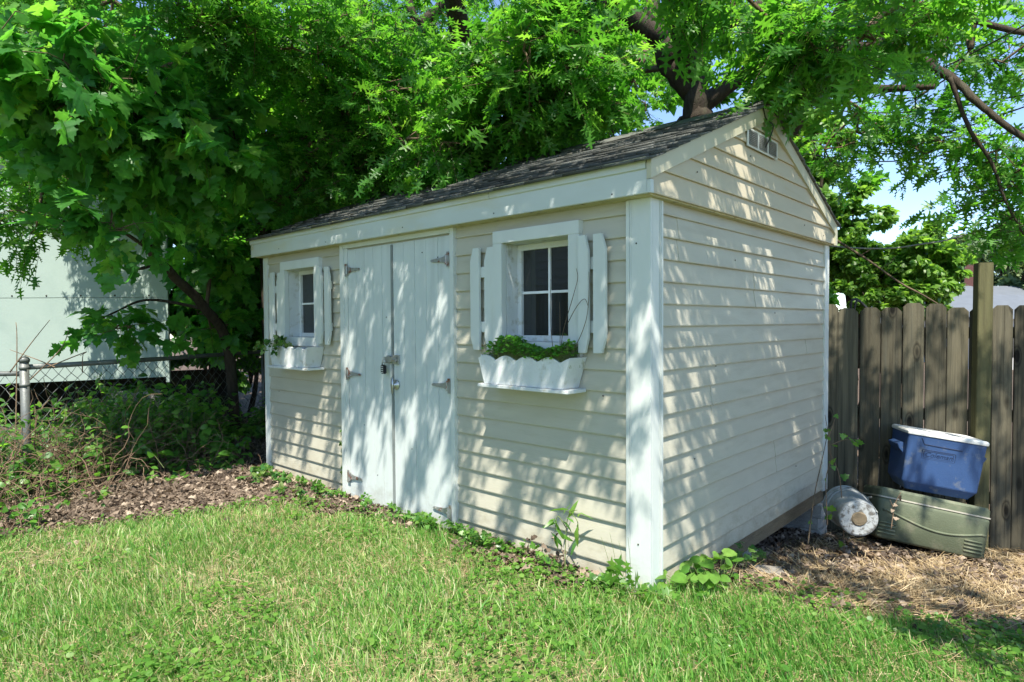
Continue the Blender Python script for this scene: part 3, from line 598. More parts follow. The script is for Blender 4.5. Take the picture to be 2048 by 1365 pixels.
for k in (0, 1):
    rx, rz_ = (.105-.012*k, .032-.009*k); pts = []
    for j in range(25):
        a = 2*math.pi*j/24; cxp = max(-1, min(1, 1.35*math.cos(a))); czp = max(-1, min(1, 1.6*math.sin(a)))
        zz = .045+czp*rz_; pts.append(bmx @ Vector((-.04+cxp*rx, .150+(zz+.155)*.0593+.001, zz)))
    mb.tube(pts, .003, 5)
mb.build('emblem_rim', MT['bluedark'], bc)
tcv = bpy.data.curves.new('emblem_lettering', 'FONT'); tcv.body = 'Coleman'; tcv.size = .048; tcv.extrude = .003; tcv.align_x = 'CENTER'; tcv.align_y = 'CENTER'; tcv.shear = .25
to = bpy.data.objects.new('tmp', tcv); C.objects.link(to); dg = bpy.context.evaluated_depsgraph_get(); dg.update(); tm = bpy.data.meshes.new_from_object(to.evaluated_get(dg)); bpy.data.objects.remove(to)
FM = bmx @ Matrix.Translation((-.04, .150+.20*.0593+.0012, .045)) @ Matrix.Rotation(math.radians(-3.4), 4, 'X') @ Matrix(((1, 0, 0, 0), (0, 0, -1, 0), (0, 1, 0, 0), (0, 0, 0, 1)))
FM = FM @ Matrix.Scale(-1, 4, (0, 0, 1))
tm.transform(FM); tm.name = 'emblem_lettering'; tm.materials.clear(); link('emblem_lettering', tm, MT['bluedark'], bc)
# pail on its side
pc = Vector(P(1718, 1038, 3.98)); pd = Vector((P(1684, 1000, 4.3)-P(1718, 1038, 3.98))); pd.normalize()
pr_ = .122; zc = float(gz(pc.x, pc.y))+pr_-.01; pc.z = max(pc.z, zc)
pa = empty('plastic_pail', (pc.x, pc.y, pc.z-pr_), 'dirty white plastic pail lying on its side beside the concrete blocks', 'bucket')
pd.z = .02; pd.normalize()
mb = MB(); mb.lathe(pc, pd, [(0, .105), (.006, .114), (.02, .117), (.20, .126), (.202, .133), (.212, .133), (.214, .127), (.235, .128), (.237, .135), (.25, .135), (.252, .129), (.28, .130), (.285, .134)], 40); mb.build('body', MT['pailside'], pa, 0, False)
mb = MB(); mb.lathe(pc-pd*.004, pd, [(0, .100), (.004, .109)], 40); mb.build('base', MT['pail'], pa); mb = MB(); mb.lathe(pc-pd*.010, pd, [(0, .040), (.006, .046)], 32); mb.build('base_disc', MT['skirt'], pa)
hb = [pc+pd*.27+(Vector((FD[0], FD[1], 0))*math.cos(a)*.155+Vector((0, 0, 1))*math.sin(a)*.02)+Vector((0, 0, -.1+.1*math.sin(a))) for a in np.linspace(0, math.pi, 12)]
MB().tube([pc+pd*.24+Vector((0, 0, .135)), pc+pd*.18+Vector((.02, 0, .15)), pc+pd*.08+Vector((.06, 0, .135)), pc+pd*.05+Vector((.12, 0, .05)), pc+pd*.24+Vector((.135, 0, -.02))], .003, 6).build('bail_handle', MT['galv'], pa)
# hose loop on the fence top
mb = MB(); q0 = FW(.22, -.03, 1.35)
mb.tube(smoothline([FW(.17, -.02, 1.33), FW(.175, -.02, 1.41), FW(.21, -.03, 1.425), FW(.25, -.05, 1.40), FW(.31, -.06, 1.34)]), .010, 8); mb.tube(smoothline([FW(.19, .0, 1.33), FW(.20, .0, 1.40), FW(.225, -.01, 1.41), FW(.28, -.03, 1.36), FW(.30, -.03, 1.33)]), .008, 8)
setp(mb.build('garden_hose', MT['cable'], None, 0, True), 'black hose looped over the top of the wooden fence', 'hose')
# ---------------------------------------------------------------- panel building at the left, beyond the chain link
def quadwall(p0, p1, z0, z1): pass
wr = P(334, 640, 7.3); wl = P(-500, 640, 7.1); wn = Vector((AF[0], AF[1], 0)).normalized()
tr = empty('panel_outbuilding', (wr[0], wr[1], .1), 'pale grey green flat panel outbuilding raised on blocks beyond the chain link fence', 'building')
A0 = Vector((wr[0], wr[1], .66)); A1 = Vector((wl[0], wl[1], .50))
def up(v, z): return Vector((v[0], v[1], z))
mb = MB()
mb.prism([A0, A1, up(A1, 1.57), up(A0, 1.575)], wn*.04); mb.prism([up(A0, 1.5795), up(A1, 1.5745), up(A1, 3.1), up(A0, 3.1)], wn*.04); mb.build('wall', MT['panel'], tr, .002)
mb = MB(); rd = Vector((A0.x-CAM[0], A0.y-CAM[1], 0)).normalized(); rd = (rd-Vector((AR[0], AR[1], 0)).normalized()*.12).normalized(); mb.prism([A0+wn*.0405, A1+wn*.0405, up(A1, 3.09)+wn*.0405, up(A0, 3.09)+wn*.0405], rd*2.2); mb.build('body', MT['panel'], tr)
mb = MB(); mb.prism([up(A0, 3.105)-wn*.08, up(A1, 3.105)-wn*.08, up(A1, 3.15)-wn*.08, up(A0, 3.15)-wn*.08], rd*2.5); mb.build('roof', MT['roofgrey'], tr)
for i in range(12):
    q = A1.lerp(A0, i/12.+.04); MB().lathe((q.x-wn.x*.001, q.y-wn.y*.001, 1.60), -wn, [(0, .011), (.004, .008)], 10).build('bolt', MT['dark'], tr)
MB().box((-.02, -.012, .6), (.02, .02, 2.75), Matrix.Translation((A0.x, A0.y, 0)) @ Matrix.Rotation(YAW, 4, 'Z')).build('corner_trim', MT['panel'], tr)
for i in (.1, .45, .9):
    q = A1.lerp(A0, i)+wn*.15; MB().box((q.x-.2, q.y-.2, -.2), (q.x+.2, q.y+.2, .49)).build('support_block', MT['block'], tr)
MB().prism([up(A0, -.1)+wn*1.6, up(A1, -.1)+wn*1.6, up(A1, .5)+wn*1.6, up(A0, .64)+wn*1.6], wn*.05).build('crawl_space_shade_sheet', MT['dark'], tr)  # dark sheet added to stand in for the shade below the building
# ---------------------------------------------------------------- chain link fence
c0 = np.array([-4.42, -1.56]); c1 = np.array([-5.55, .85]); cdir = (c1-c0)/np.linalg.norm(c1-c0); clen = float(np.linalg.norm(c1-c0)); cdl = np.array([-.75, -.66])
cf = empty('chain_link_fence', (c0[0], c0[1], 0), 'rusty grey chain link fence with a pipe top rail running behind the brush', 'fence')
def CF(s, z): return Vector((c0[0]+cdir[0]*s, c0[1]+cdir[1]*s, z))
mb = MB(); mb.tube([(c0[0], c0[1], -.1), (c0[0], c0[1], .99)], .030, 14); mb.lathe((c0[0], c0[1], .985), (0, 0, 1), [(0, .036), (.02, .037), (.035, .028), (.045, .01)], 16)
for z in (.93, .80, .3): mb.lathe((c0[0], c0[1], z), (0, 0, 1), [(0, .035), (.025, .035)], 16)
mb.build('post', MT['galv'], cf, 0, True)
MB().tube([(c1[0], c1[1], -.1), (c1[0], c1[1], .99)], .028, 12).build('post', MT['galv'], cf, 0, True)
MB().tube([CF(-.0, .945), CF(clen*.5, .94), CF(clen+1.2, .955)], .021, 12).build('top_rail', MT['galv'], cf, 0, True)
cl = np.array([c0[0]-1.6, c0[1]-1.3])
MB().tube([(c0[0], c0[1], .90), (cl[0], cl[1], .86)], .019, 12).build('top_rail', MT['galv'], cf, 0, True)
A_, B_2 = [], []
def mesh_run(p, q, off=.035):
    ln = np.linalg.norm(q-p); dd = (q-p)/ln; st_ = .052; zt = .93
    n_ = int(ln/st_); nz = int(.9/st_)
    for i in range(n_):
        for j in range(nz):
            s0 = i*st_; z0 = zt-j*st_; sg = 1 if (i+j) % 2 == 0 else -1
            a_ = (s0, z0) if sg > 0 else (s0+st_, z0); b_ = (s0+st_, z0-st_) if sg > 0 else (s0, z0-st_)
            o3 = .006*(1 if i % 2 else -1)
            A_.append([p[0]+dd[0]*a_[0]-dd[1]*o3, p[1]+dd[1]*a_[0]+dd[0]*o3, a_[1]]); B_2.append([p[0]+dd[0]*b_[0]+dd[1]*o3, p[1]+dd[1]*b_[0]-dd[0]*o3, b_[1]])
mesh_run(c0, c0+cdir*(clen+1.2)); mesh_run(c0, cl)
V, F = frust(np.array(A_), np.array(B_2), np.full(len(A_), .0024), np.full(len(A_), .0024), 4); npmesh('wire_mesh', V, F, MT['wire'], cf, k=4)
# ---------------------------------------------------------------- tree builder
def build_tree(name, label, limbs, blobs, nspray, tp, lsize, lm, nleaf=11, group=None, rtip=.0028, lpow=.42, maxseg=.28, sprlen=.38, droop=.25, cat='tree', barkm=None, crownparts=1):
    """limbs: [(points, radii)], blobs: [(centre, radii, weight)]. Sprays of leaves grow from twigs that fork off the nearest limb."""
    root = empty(name, tuple(np.array(limbs[0][0][0])), label, cat, group)
    nodes = []; par = []; tb = MB(); anyv = False
    for pts, rad in limbs:
        sp_ = smoothline(pts, 7); rr = np.interp(np.linspace(0, 1, len(sp_)), np.linspace(0, 1, len(rad)), rad)
        sp2 = sp_+np.stack([(vnoise(np.arange(len(sp_)), 0, .6, 7)-.5), (vnoise(np.arange(len(sp_)), 3, .6, 9)-.5), np.zeros(len(sp_))], -1)*rr[:, None]*.5
        rj = rr*(1+(rng.random(len(rr))-.5)*.10)
        tb.tube([tuple(q) for q in sp2], list(rj), 12)
        for k, q in enumerate(sp2):
            if k >= len(sp2)*.25 or len(limbs) > 1 and pts is not limbs[0][0]: nodes.append(q); par.append(-1)
    if not nodes: nodes.append(np.array(limbs[0][0][-1], float)); par.append(-1)
    bmesh.ops.recalc_face_normals(tb.bm, faces=tb.bm.faces[:])
    tb.build('trunk', barkm or MT['bark'], root, 0, True)
    wts = np.array([b_[2] for b_ in blobs], float); wts /= wts.sum(); ch = rng.choice(len(blobs), nspray, p=wts)
    u = nrm(rng.normal(size=(nspray, 3)))*(rng.random((nspray, 1))**.42)
    cen = np.array([b_[0] for b_ in blobs])[ch]+u*np.array([b_[1] for b_ in blobs])[ch]
    keep = (cen[:, 2] > .15)
    cen = cen[keep]
    # keep twigs out of the shed
    inside = (cen[:, 0] > -L_-.25) & (cen[:, 0] < .3) & (cen[:, 1] > -.35) & (cen[:, 1] < W_+.25) & (cen[:, 2] < RZ+.12-SL*np.abs(cen[:, 1]-RY)+.12)
    cen = cen[~inside]
    NA = np.zeros((len(nodes)+len(cen)*14, 3)); NA[:len(nodes)] = nodes; cnt = len(nodes); par = list(par)
    d0 = np.array([np.min(((NA[:cnt]-c_)**2).sum(1)) for c_ in cen]); order = np.argsort(d0)
    tips = []; dirs = []
    ea, eb = [], []
    for k in order:
        c_ = cen[k]; d2 = ((NA[:cnt]-c_)**2).sum(1)+np.maximum(0, NA[:cnt, 2]-c_[2])*.15; j = int(np.argmin(d2)); p0 = NA[j]; v = c_-p0; ln = np.linalg.norm(v)
        n_ = min(12, max(1, int(ln/maxseg))); prev = j; arc = rng.normal(size=3)*.06*ln; arc[2] += .06*ln
        for q in range(1, n_+1):
            f = q/n_; pt = p0+v*f+arc*math.sin(math.pi*f)+(rng.normal(size=3)*.015 if q < n_ else 0)
            NA[cnt] = pt; par.append(prev); ea.append(prev); eb.append(cnt); prev = cnt; cnt += 1
        tips.append(prev); vv = NA[prev]-NA[par[prev]]; dirs.append(vv)
    count = np.zeros(cnt)
    for tnode in tips: count[tnode] += 1
    for k in range(cnt-1, -1, -1):
        if par[k] >= 0: count[par[k]] += count[k]
    ea = np.array(ea); eb = np.array(eb); rad_ = rtip*np.maximum(count, 1)**lpow
    rp = np.where(np.array([par[i_] for i_ in ea]) < 0, rad_[eb]*1.1, rad_[ea])
    V1, F1 = frust(NA[ea], NA[eb], np.minimum(rp, rad_[eb]*1.35), rad_[eb], 5)
    tp_ = NA[tips]; g = nrm(np.array(dirs)*np.array([1, 1, .45])+rng.normal(size=(len(tips), 3))*.25); g[:, 2] -= .12; g = nrm(g)
    N = len(tips); sl = sprlen*(.7+.6*rng.random(N))
    V2, F2 = frust(tp_, tp_+g*sl[:, None]*.95+np.array([0, 0, -.03]), np.full(N, rtip*.9), np.full(N, rtip*.45), 4)
    o = npmesh('branches', np.concatenate([V1, V2]), np.concatenate([F1, F2+len(V1)]), MT['twig'], root, k=4)
    M_ = nleaf; f = (.12+.9*(np.arange(M_)+rng.random((N, M_)))/M_)
    base = tp_[:, None]+g[:, None]*(sl[:, None]*f)[..., None]; base[..., 2] -= .03*f**2
    side = nrm(np.cross(g, [0, 0, 1.])); sgn = np.where(np.arange(M_) % 2 == 0, 1., -1.)[None, :, None]
    ang = (1.15-.75*f[..., None])*(.8+.4*rng.random((N, M_, 1)))
    d = g[:, None]*np.cos(ang)+side[:, None]*sgn*np.sin(ang)+rng.normal(size=(N, M_, 3))*.28; d[..., 2] -= droop+.25*rng.random((N, M_))
    nn_ = np.array([0, 0, 1.])+rng.normal(size=(N, M_, 3))*.5
    sz = lsize*(.50+.70*rng.random((N, M_))**.8)
    rv = np.clip(rng.random((N, 1))*.55+rng.random((N, M_))*.5-.03, 0, 1)
    base = base.reshape(-1, 3); d = nrm(d.reshape(-1, 3)); nn_ = nn_.reshape(-1, 3); sz = sz.ravel(); rv = rv.ravel()
    base = base+d*(sz*.25)[:, None]
    leaves('crown', tp, base, d, nn_, sz, lm, root, rv)
    return root
def PP(*a): return tuple(P(*a))
# ---- the big oak behind the shed
oakb = P(1440, 420, 6.9); oakb[2] = -.5
limbs = [([oakb, PP(1420, 560, 6.8), PP(1395, 330, 6.6), PP(1388, 225, 6.4)], [.24, .21, .185, .165]),
         ([PP(1388, 240, 6.4), PP(1391, 150, 6.3), PP(1380, 80, 6.2), PP(1425, 55, 6.0), PP(1490, 28, 5.9), PP(1560, -10, 5.7), PP(1650, -90, 5.4)], [.14, .10, .085, .072, .06, .045, .02]),
         ([PP(1390, 190, 6.4), PP(1345, 140, 6.3), PP(1322, 85, 6.2), PP(1308, 30, 6.2), PP(1300, -60, 6.3), PP(1250, -200, 6.2)], [.13, .10, .09, .085, .06, .03]),
         ([PP(1395, 330, 6.6), PP(1500, 300, 6.5), PP(1567, 256, 6.2), PP(1608, 191, 6.0), PP(1656, 164, 5.8), PP(1712, 174, 5.5)], [.17, .16, .15, .12, .085, .055]),
         ([PP(1712, 174, 5.5), PP(1760, 178, 5.3), PP(1868, 174, 5.0)], [.038, .032, .022]),
         ([PP(1400, 215, 6.4), PP(1480, 155, 6.2), PP(1540, 131, 6.0), PP(1639, 113, 5.7), PP(1741, 97, 5.4), PP(1810, 104, 5.3), PP(1861, 130, 5.2), PP(1912, 164, 5.1), PP(1950, 200, 5.0), PP(2005, 245, 4.9), PP(2080, 300, 4.8)], [.09, .075, .07, .062, .055, .046, .038, .033, .028, .024, .02]),
         ([PP(1741, 97, 5.4), PP(1800, 60, 5.3), PP(1878, 34, 5.2), PP(1960, 44, 5.1), PP(2048, 66, 5.0), PP(2150, 60, 4.9)], [.04, .034, .03, .026, .022, .02]),
         ([PP(1900, 155, 5.1), PP(1935, 250, 5.1), PP(1985, 330, 5.1), PP(2010, 400, 5.1), PP(2048, 470, 5.1)], [.02, .016, .013, .01, .006]),
         ([PP(1861, 130, 5.2), PP(1890, 60, 5.3), PP(1905, -20, 5.4)], [.04, .035, .025]),
         # boughs that reach forward over the shed and the lawn
         ([PP(1388, 170, 6.4), (-1.2, 2.2, 4.3), (-1.0, .8, 5.0), (-.6, -.7, 5.3), (-.1, -1.9, 5.3)], [.12, .10, .08, .05, .02]),
         ([PP(1320, 80, 6.2), (-2.2, 2.0, 4.6), (-2.6, .6, 5.1), (-2.8, -1.0, 5.2)], [.10, .08, .06, .02]),
         ([PP(1600, 190, 6.0), (.8, 2.0, 4.2), (1.6, 1.0, 4.9), (2.2, -.2, 5.2)], [.10, .08, .06, .02])]
blobs = [(P(1060, 175, 4.9), (.78, .6, .38), 3.0), (P(1120, 30, 5.0), (.45, .5, .22), .9), (P(960, 300, 5.2), (.5, .5, .26), .9), (P(1500, 20, 4.7), (.28, .3, .08), .18), (P(1630, 108, 3.7), (.34, .28, .12), .7), (P(1400, -40, 3.6), (.25, .28, .06), .22), (P(1820, 50, 4.4), (.30, .28, .12), .35),
         (P(2000, 90, 5.6), (.6, .5, .4), .5), (P(1990, 330, 5.3), (.32, .35, .35), .5), (P(1880, 290, 5.8), (.35, .3, .10), .25), (P(2020, 420, 5.2), (.18, .25, .25), .22), (P(1690, 290, 6.6), (.4, .35, .25), .3), (P(1790, 240, 6.2), (.4, .4, .2), .22),
         (P(1530, 0, 7.8), (1.5, 1.3, .7), 1.6), (P(1180, 160, 7.8), (1.0, 1.0, .8), 1.8), (P(1800, -40, 6.8), (1.1, 1.0, .3), .6)]
build_tree('oak_tree', 'large pin oak with forked dark limbs and pointed lobed leaves rising behind the shed roof', limbs, blobs, 1500, OAK, .128, MT['oak'], 11)
SHADE = [((-2.5, -1.15, 4.1), (1.1, .42, .3), 1.9), ((-.9, -1.0, 3.85), (1.0, .4, .3), 1.55), ((.45, -1.0, 3.75), (.8, .4, .3), 1.15), ((1.15, -.25, 3.7), (.5, .6, .3), 1.6), ((1.2, .95, 3.65), (.5, .8, .3), 2.0), ((2.5, 1.7, 4.6), (.8, .8, .4), .7), ((2.6, -1.0, 4.2), (.5, .6, .3), .6), ((-4.1, -1.3, 4.35), (.9, .6, .3), 1.4), ((-.5, -1.0, 5.3), (2.6, .7, .4), .7)]
lb2 = P(960, 470, 8.0); lb2[2] = -.4
limbs2 = [([lb2, PP(950, 330, 8.0), PP(945, 200, 8.0), PP(960, 60, 7.8)], [.17, .15, .13, .10]),
          ([PP(950, 300, 8.0), (-3.0, 1.5, 4.4), (-2.2, .3, 4.7), (-1.2, -1.0, 4.4), (.6, -1.2, 4.2), (1.8, -1.0, 4.5)], [.12, .10, .08, .06, .045, .02]),
          ([(-2.2, .3, 4.7), (-3.0, -.9, 4.5), (-4.2, -1.3, 4.5)], [.06, .04, .02]), ([(.6, -1.2, 4.2), (1.3, .0, 4.1), (1.5, 1.2, 4.0), (2.4, 1.7, 4.6)], [.04, .03, .015])]
build_tree('oak_tree', 'dark straight oak behind the middle of the shed with boughs arching over the roof', limbs2, [(P(930, 120, 7.6), (1.3, 1.1, .8), 1.8)]+SHADE, 985, OAK, .128, MT['oak'], 10)
# ---- oak left of it
ob = P(775, 520, 7.4); ob[2] = -.3
limbs = [([ob, PP(772, 420, 7.2), PP(762, 315, 7.0), PP(745, 255, 6.9), PP(728, 215, 6.8), PP(715, 120, 6.8), PP(725, 0, 6.8)], [.16, .14, .115, .10, .085, .07, .04]),
         ([PP(760, 300, 7.0), PP(800, 240, 6.9), PP(800, 147, 6.8), PP(845, 50, 6.7), PP(885, 5, 6.7), PP(905, -80, 6.6)], [.08, .075, .07, .06, .05, .03]),
         ([PP(845, 50, 6.7), PP(822, 22, 6.6), PP(818, -60, 6.6)], [.045, .04, .03]),
         ([PP(728, 215, 6.8), PP(600, 130, 6.0), PP(500, 80, 5.4), PP(430, 60, 5.0)], [.05, .04, .03, .015])]
blobs = [(P(700, 130, 6.2), (1.0, .8, .6), 2.2), (P(800, 250, 6.0), (.8, .6, .4), 1.4), (P(690, 320, 6.1), (.6, .5, .3), 1.0), (P(430, 60, 4.9), (.42, .4, .2), .8), (P(575, 90, 5.4), (.6, .5, .3), 1.0), (P(570, 400, 5.9), (.22, .2, .14), .25), (P(800, 30, 7.5), (1.4, 1.2, .8), 1.6), (P(630, 240, 7.2), (.9, .8, .6), 1.2), (P(60, 450, 5.3), (.45, .3, .12), .28), (P(70, 350, 5.8), (.6, .4, .18), .5), (P(150, 300, 6.4), (.7, .5, .3), .6), (P(100, 10, 6.4), (1.0, .6, .35), 1.1), (P(980, 320, 5.0), (.3, .25, .10), .45), (P(880, 300, 5.2), (.4, .4, .14), .6), (P(700, 385, 5.9), (.35, .35, .12), .5), (P(880, 330, 5.6), (.6, .4, .15), .5)]
build_tree('oak_tree', 'slim pin oak with a curved trunk left of the shed roof', limbs, blobs, 1650, OAK, .122, MT['oak'], 11)
# ---- maple at the left
mb_ = P(470, 760, 6.9); mb_[2] = -.1
limbs = [([mb_, PP(455, 690, 6.7), PP(412, 619, 6.3), PP(359, 564, 5.9), PP(318, 537-15, 5.6), PP(291, 482, 5.4), PP(262, 440, 5.2), PP(233, 395, 5.1), PP(200, 300, 5.0), PP(150, 180, 4.9), PP(120, 50, 4.8)], [.06, .055, .047, .043, .04, .037, .034, .031, .028, .022, .012]),
         ([PP(318, 525, 5.6), PP(280, 538, 5.4), PP(245, 537, 5.3)], [.018, .013, .008]), ([PP(300, 500, 5.5), PP(210, 440, 5.2), PP(160, 410, 5.0)], [.018, .012, .006]),
         ([PP(412, 619, 6.3), PP(300, 600, 5.9), PP(230, 625, 5.6), PP(180, 650, 5.4)], [.02, .012, .008, .004]),
         ([PP(233, 395, 5.1), PP(330, 300, 5.2), PP(430, 250, 5.4)], [.026, .018, .01])]
blobs = [(P(215, 230, 4.6), (.7, .5, .2), 2.2), (P(90, 110, 4.2), (.55, .5, .25), .8), (P(330, 290, 4.9), (.6, .45, .22), 1.5), (P(40, 250, 4.9), (.4, .4, .18), .6), (P(430, 270, 5.3), (.4, .35, .3), .7), (P(235, 450, 4.5), (.14, .15, .07), .22), (P(290, 350, 4.9), (.25, .25, .08), .3),
         (P(450, 480, 7.3), (.25, .3, .55), .8), (P(440, 620, 7.5), (.25, .3, .3), .4), (P(240, 655, 5.5), (.34, .12, .03), .22), (P(350, 120, 6.2), (.7, .6, .4), .7), (P(430, 510, 6.6), (.2, .25, .25), .5), (P(430, 650, 6.7), (.16, .2, .16), .25), (P(350, 400, 5.8), (.25, .25, .1), .3)]
build_tree('maple_tree', 'leaning maple with broad five pointed leaves in front of the pale outbuilding', limbs, blobs, 540, MAPLE, .158, MT['maple'], 8, sprlen=.36, droop=.38)
# ---- slim trunk between
tb0 = P(540, 700, 7.2); tb0[2] = -.1
build_tree('sapling_tree', 'slim brown young tree behind the left end of the shed', [([tb0, PP(528, 520, 7.0), PP(523, 445, 6.9), PP(496, 376, 6.8), PP(470, 250, 6.8), PP(440, 100, 6.8)], [.06, .05, .045, .042, .035, .02])],
           [(P(470, 220, 6.9), (.8, .7, .9), 1), (P(560, 330, 7.2), (.7, .6, .6), 1)], 320, BROAD, .12, MT['bgleaf'], 12)
# ---- the green wall of trees beyond the property line
def crown_tree(name, label, base, h, blobs, n, lsize, lm, tp=QUAD, group='dense green trees beyond the shed', rt=.16, clump=.5, cat='tree'):
    base = np.array(base, float); root = empty(name, base, label, cat, group)
    tb = MB(); top = base+np.array([.2, .1, h*.75])
    tb.tube(smoothline([base, base+(top-base)*.4+np.array([.15, 0, 0]), top], 6), list(np.linspace(rt, rt*.3, 13)), 10)
    for b_ in blobs:
        k = base+(top-base)*(.35+.4*random.random()); c_ = np.array(b_[0]); mid = (k+c_)/2+np.array([0, 0, .2]); tb.tube(smoothline([k, mid, c_], 5), list(np.linspace(rt*.4, rt*.1, 11)), 6)
    tb.build('trunk', MT['bark'], root, 0, True)
    pos, ou = [], []
    wt = np.array([b_[1][0]*b_[1][1]+b_[1][1]*b_[1][2] for b_ in blobs]); wt = wt/wt.sum()
    for b_, q in zip(blobs, wt):
        N = int(n*q); nc = max(6, N//90); u = nrm(rng.normal(size=(nc, 3))); rr = .55+.5*rng.random((nc, 1))
        cc = np.array(b_[0])+u*rr*np.array(b_[1]); k = rng.integers(0, nc, N); s_ = min(b_[1])*clump*(.25+.3*rng.random((nc, 1)))
        off = nrm(rng.normal(size=(N, 3)))*(rng.random((N, 1))**.6)*s_[k]*np.array([1.3, 1.3, .6])
        pos.append(cc[k]+off); ou.append(u[k]*.7+nrm(off+1e-6)*.6)
    pos = np.concatenate(pos); ou = np.concatenate(ou); N = len(pos)
    d = ou+rng.normal(size=(N, 3))*.5; d[:, 2] -= .35; nn_ = ou*.6+np.array([0, 0, .8])+rng.normal(size=(N, 3))*.5
    leaves('crown', tp, pos, d, nn_, lsize*(.6+.7*rng.random(N)), lm, root, np.clip(rng.random(N)*.8+.1*rng.normal(size=N), 0, 1))
    return root
def blobset(c, R, n, r):
    out = []
    for k in range(n):
        u = np.array(nrm(rng.normal(size=3))); out.append((np.array(c)+u*np.array(R)*(.4+.5*random.random()), (r*(.8+.5*random.random()),)*2+(r*.8,)))
    return out
bgt = [(-300, 11, 3.6, 'left edge of the photo behind the outbuilding'), (120, 11.5, 4.6, 'behind the pale outbuilding'), (420, 9.6, 3.4, 'directly behind the left end of the shed'), (700, 11, 4.0, 'behind the slim oak'), (980, 10.6, 3.8, 'behind the middle of the roof'), (1260, 11.2, 4.0, 'behind the forked oak trunk'), (1440, 12.2, 2.8, 'behind the gable peak')]
for px, dd, hh, wh in bgt:
    b0 = P(px, 647, dd); b0[2] = -.5; c_ = P(px, 647, dd); c_[2] = hh
    crown_tree('background_tree', 'dense leafy green tree '+wh, b0, hh+1.5, blobset(c_, (2.3, 2.3, 3.2 if px < 1400 else 2.4), 11, 1.15), 15000, .15, MT['bgleaf'], group='dense green trees beyond the shed')
for px, dd, zz, wh in ((400, 8.6, 1.3, 'between the outbuilding and the shed'), (520, 8.3, 1.5, 'touching the far left corner of the shed'), (300, 8.9, 1.0, 'low behind the outbuilding corner'), (620, 8.2, 1.9, 'above the far left end of the roof'), (490, 9.2, 1.7, 'deep in the shade beyond the shed corner')):
    b0 = P(px, 647, dd); b0[2] = -.2; c_ = P(px, 647, dd); c_[2] = zz
    crown_tree('shrub', 'dark leafy shrub '+wh, b0, zz+.4, blobset(c_, (.5, .5, 1.1), 7, .55), 6500, .10, MT['bgleaf'], BROAD, 'shrubs behind the chain link fence', .05, cat='shrub')
# bush behind the wooden fence, further trees
for (px, py, dd, R, n_, lab) in ((1765, 560, 8.6, (.85, .8, .78), 20000, 'sunlit broad green bush filling the space behind the wooden fence'), (1700, 480, 9.4, (.42, .5, .8), 10000, 'taller pale green tree rising right behind the gable edge'), (1850, 540, 9.2, (.42, .45, .7), 9000, 'rounded green bush between the broad bush and the tall fence post')):
    c_ = P(px, py, dd); b0 = c_.copy(); b0[2] = -.6
    crown_tree('leafy_bush', lab, b0, c_[2]+.4, blobset(c_, R, 10, .36), n_, .085, MT['bush'], BROAD, 'bushes behind the wooden fence', .09, cat='bush')
c_ = P(1600, 330, 10); crown_tree('background_tree', 'light green tree whose branches fringe the sky right of the gable', (c_[0], c_[1], -.5), 5, blobset(c_, (.55, .6, 1.0), 8, .42), 5000, .12, MT['bush'], BROAD)
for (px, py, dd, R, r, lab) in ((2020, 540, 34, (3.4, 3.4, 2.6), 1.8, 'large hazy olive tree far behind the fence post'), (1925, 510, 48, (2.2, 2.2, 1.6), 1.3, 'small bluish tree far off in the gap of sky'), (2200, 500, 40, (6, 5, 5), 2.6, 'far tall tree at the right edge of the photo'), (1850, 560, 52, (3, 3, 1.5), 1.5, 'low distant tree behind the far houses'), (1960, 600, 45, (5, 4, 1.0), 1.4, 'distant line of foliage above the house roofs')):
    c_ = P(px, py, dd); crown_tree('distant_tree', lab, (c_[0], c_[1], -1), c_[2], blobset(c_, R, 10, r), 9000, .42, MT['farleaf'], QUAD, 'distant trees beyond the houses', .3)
# far houses
def house(name, c_, w_, d_, zb, ze, zr, rz, lab, chim=None):
    t_ = empty(name, (c_[0], c_[1], zb), lab, 'house'); mt = Matrix.Translation((c_[0], c_[1], 0)) @ Matrix.Rotation(rz, 4, 'Z')
    MB().box((-w_/2, -d_/2, zb), (w_/2, d_/2, ze), mt).build('wall', MT['farwall'], t_)
    mb = MB(); mb.prism([mt @ Vector(p) for p in ((-w_/2-.3, -d_/2-.3, ze-.05), (-w_/2-.3, 0, zr), (-w_/2-.3, d_/2+.3, ze-.05))], mt.to_3x3() @ Vector((w_+.6, 0, 0))); rf = mb.build('roof', MT['roofgrey'], t_)
    mb = MB()
    for k in range(4): x = -w_/2+(k+.5)*w_/4; mb.box((x-.4, -d_/2-.03, ze-1.5), (x+.4, -d_/2+.02, ze-.5), mt)
    mb.build('window', MT['glass'], t_)
    if chim is not None: MB().box((chim-.4, -.4, ze), (chim+.4, .4, zr+1.1), mt).build('chimney', MT['brick'], rf)
    return t_
c_ = P(1935, 600, 32); house('house', c_, 7, 6, -2, c_[2]-.6, c_[2]+.7, YAW+.15, 'distant white house with a brick chimney left of the tall fence post', .6)
c_ = P(2060, 610, 26); house('house', c_, 7, 5, -2, 1.35, 2.3, YAW-.1, 'distant low house with a grey roof right of the tall fence post')
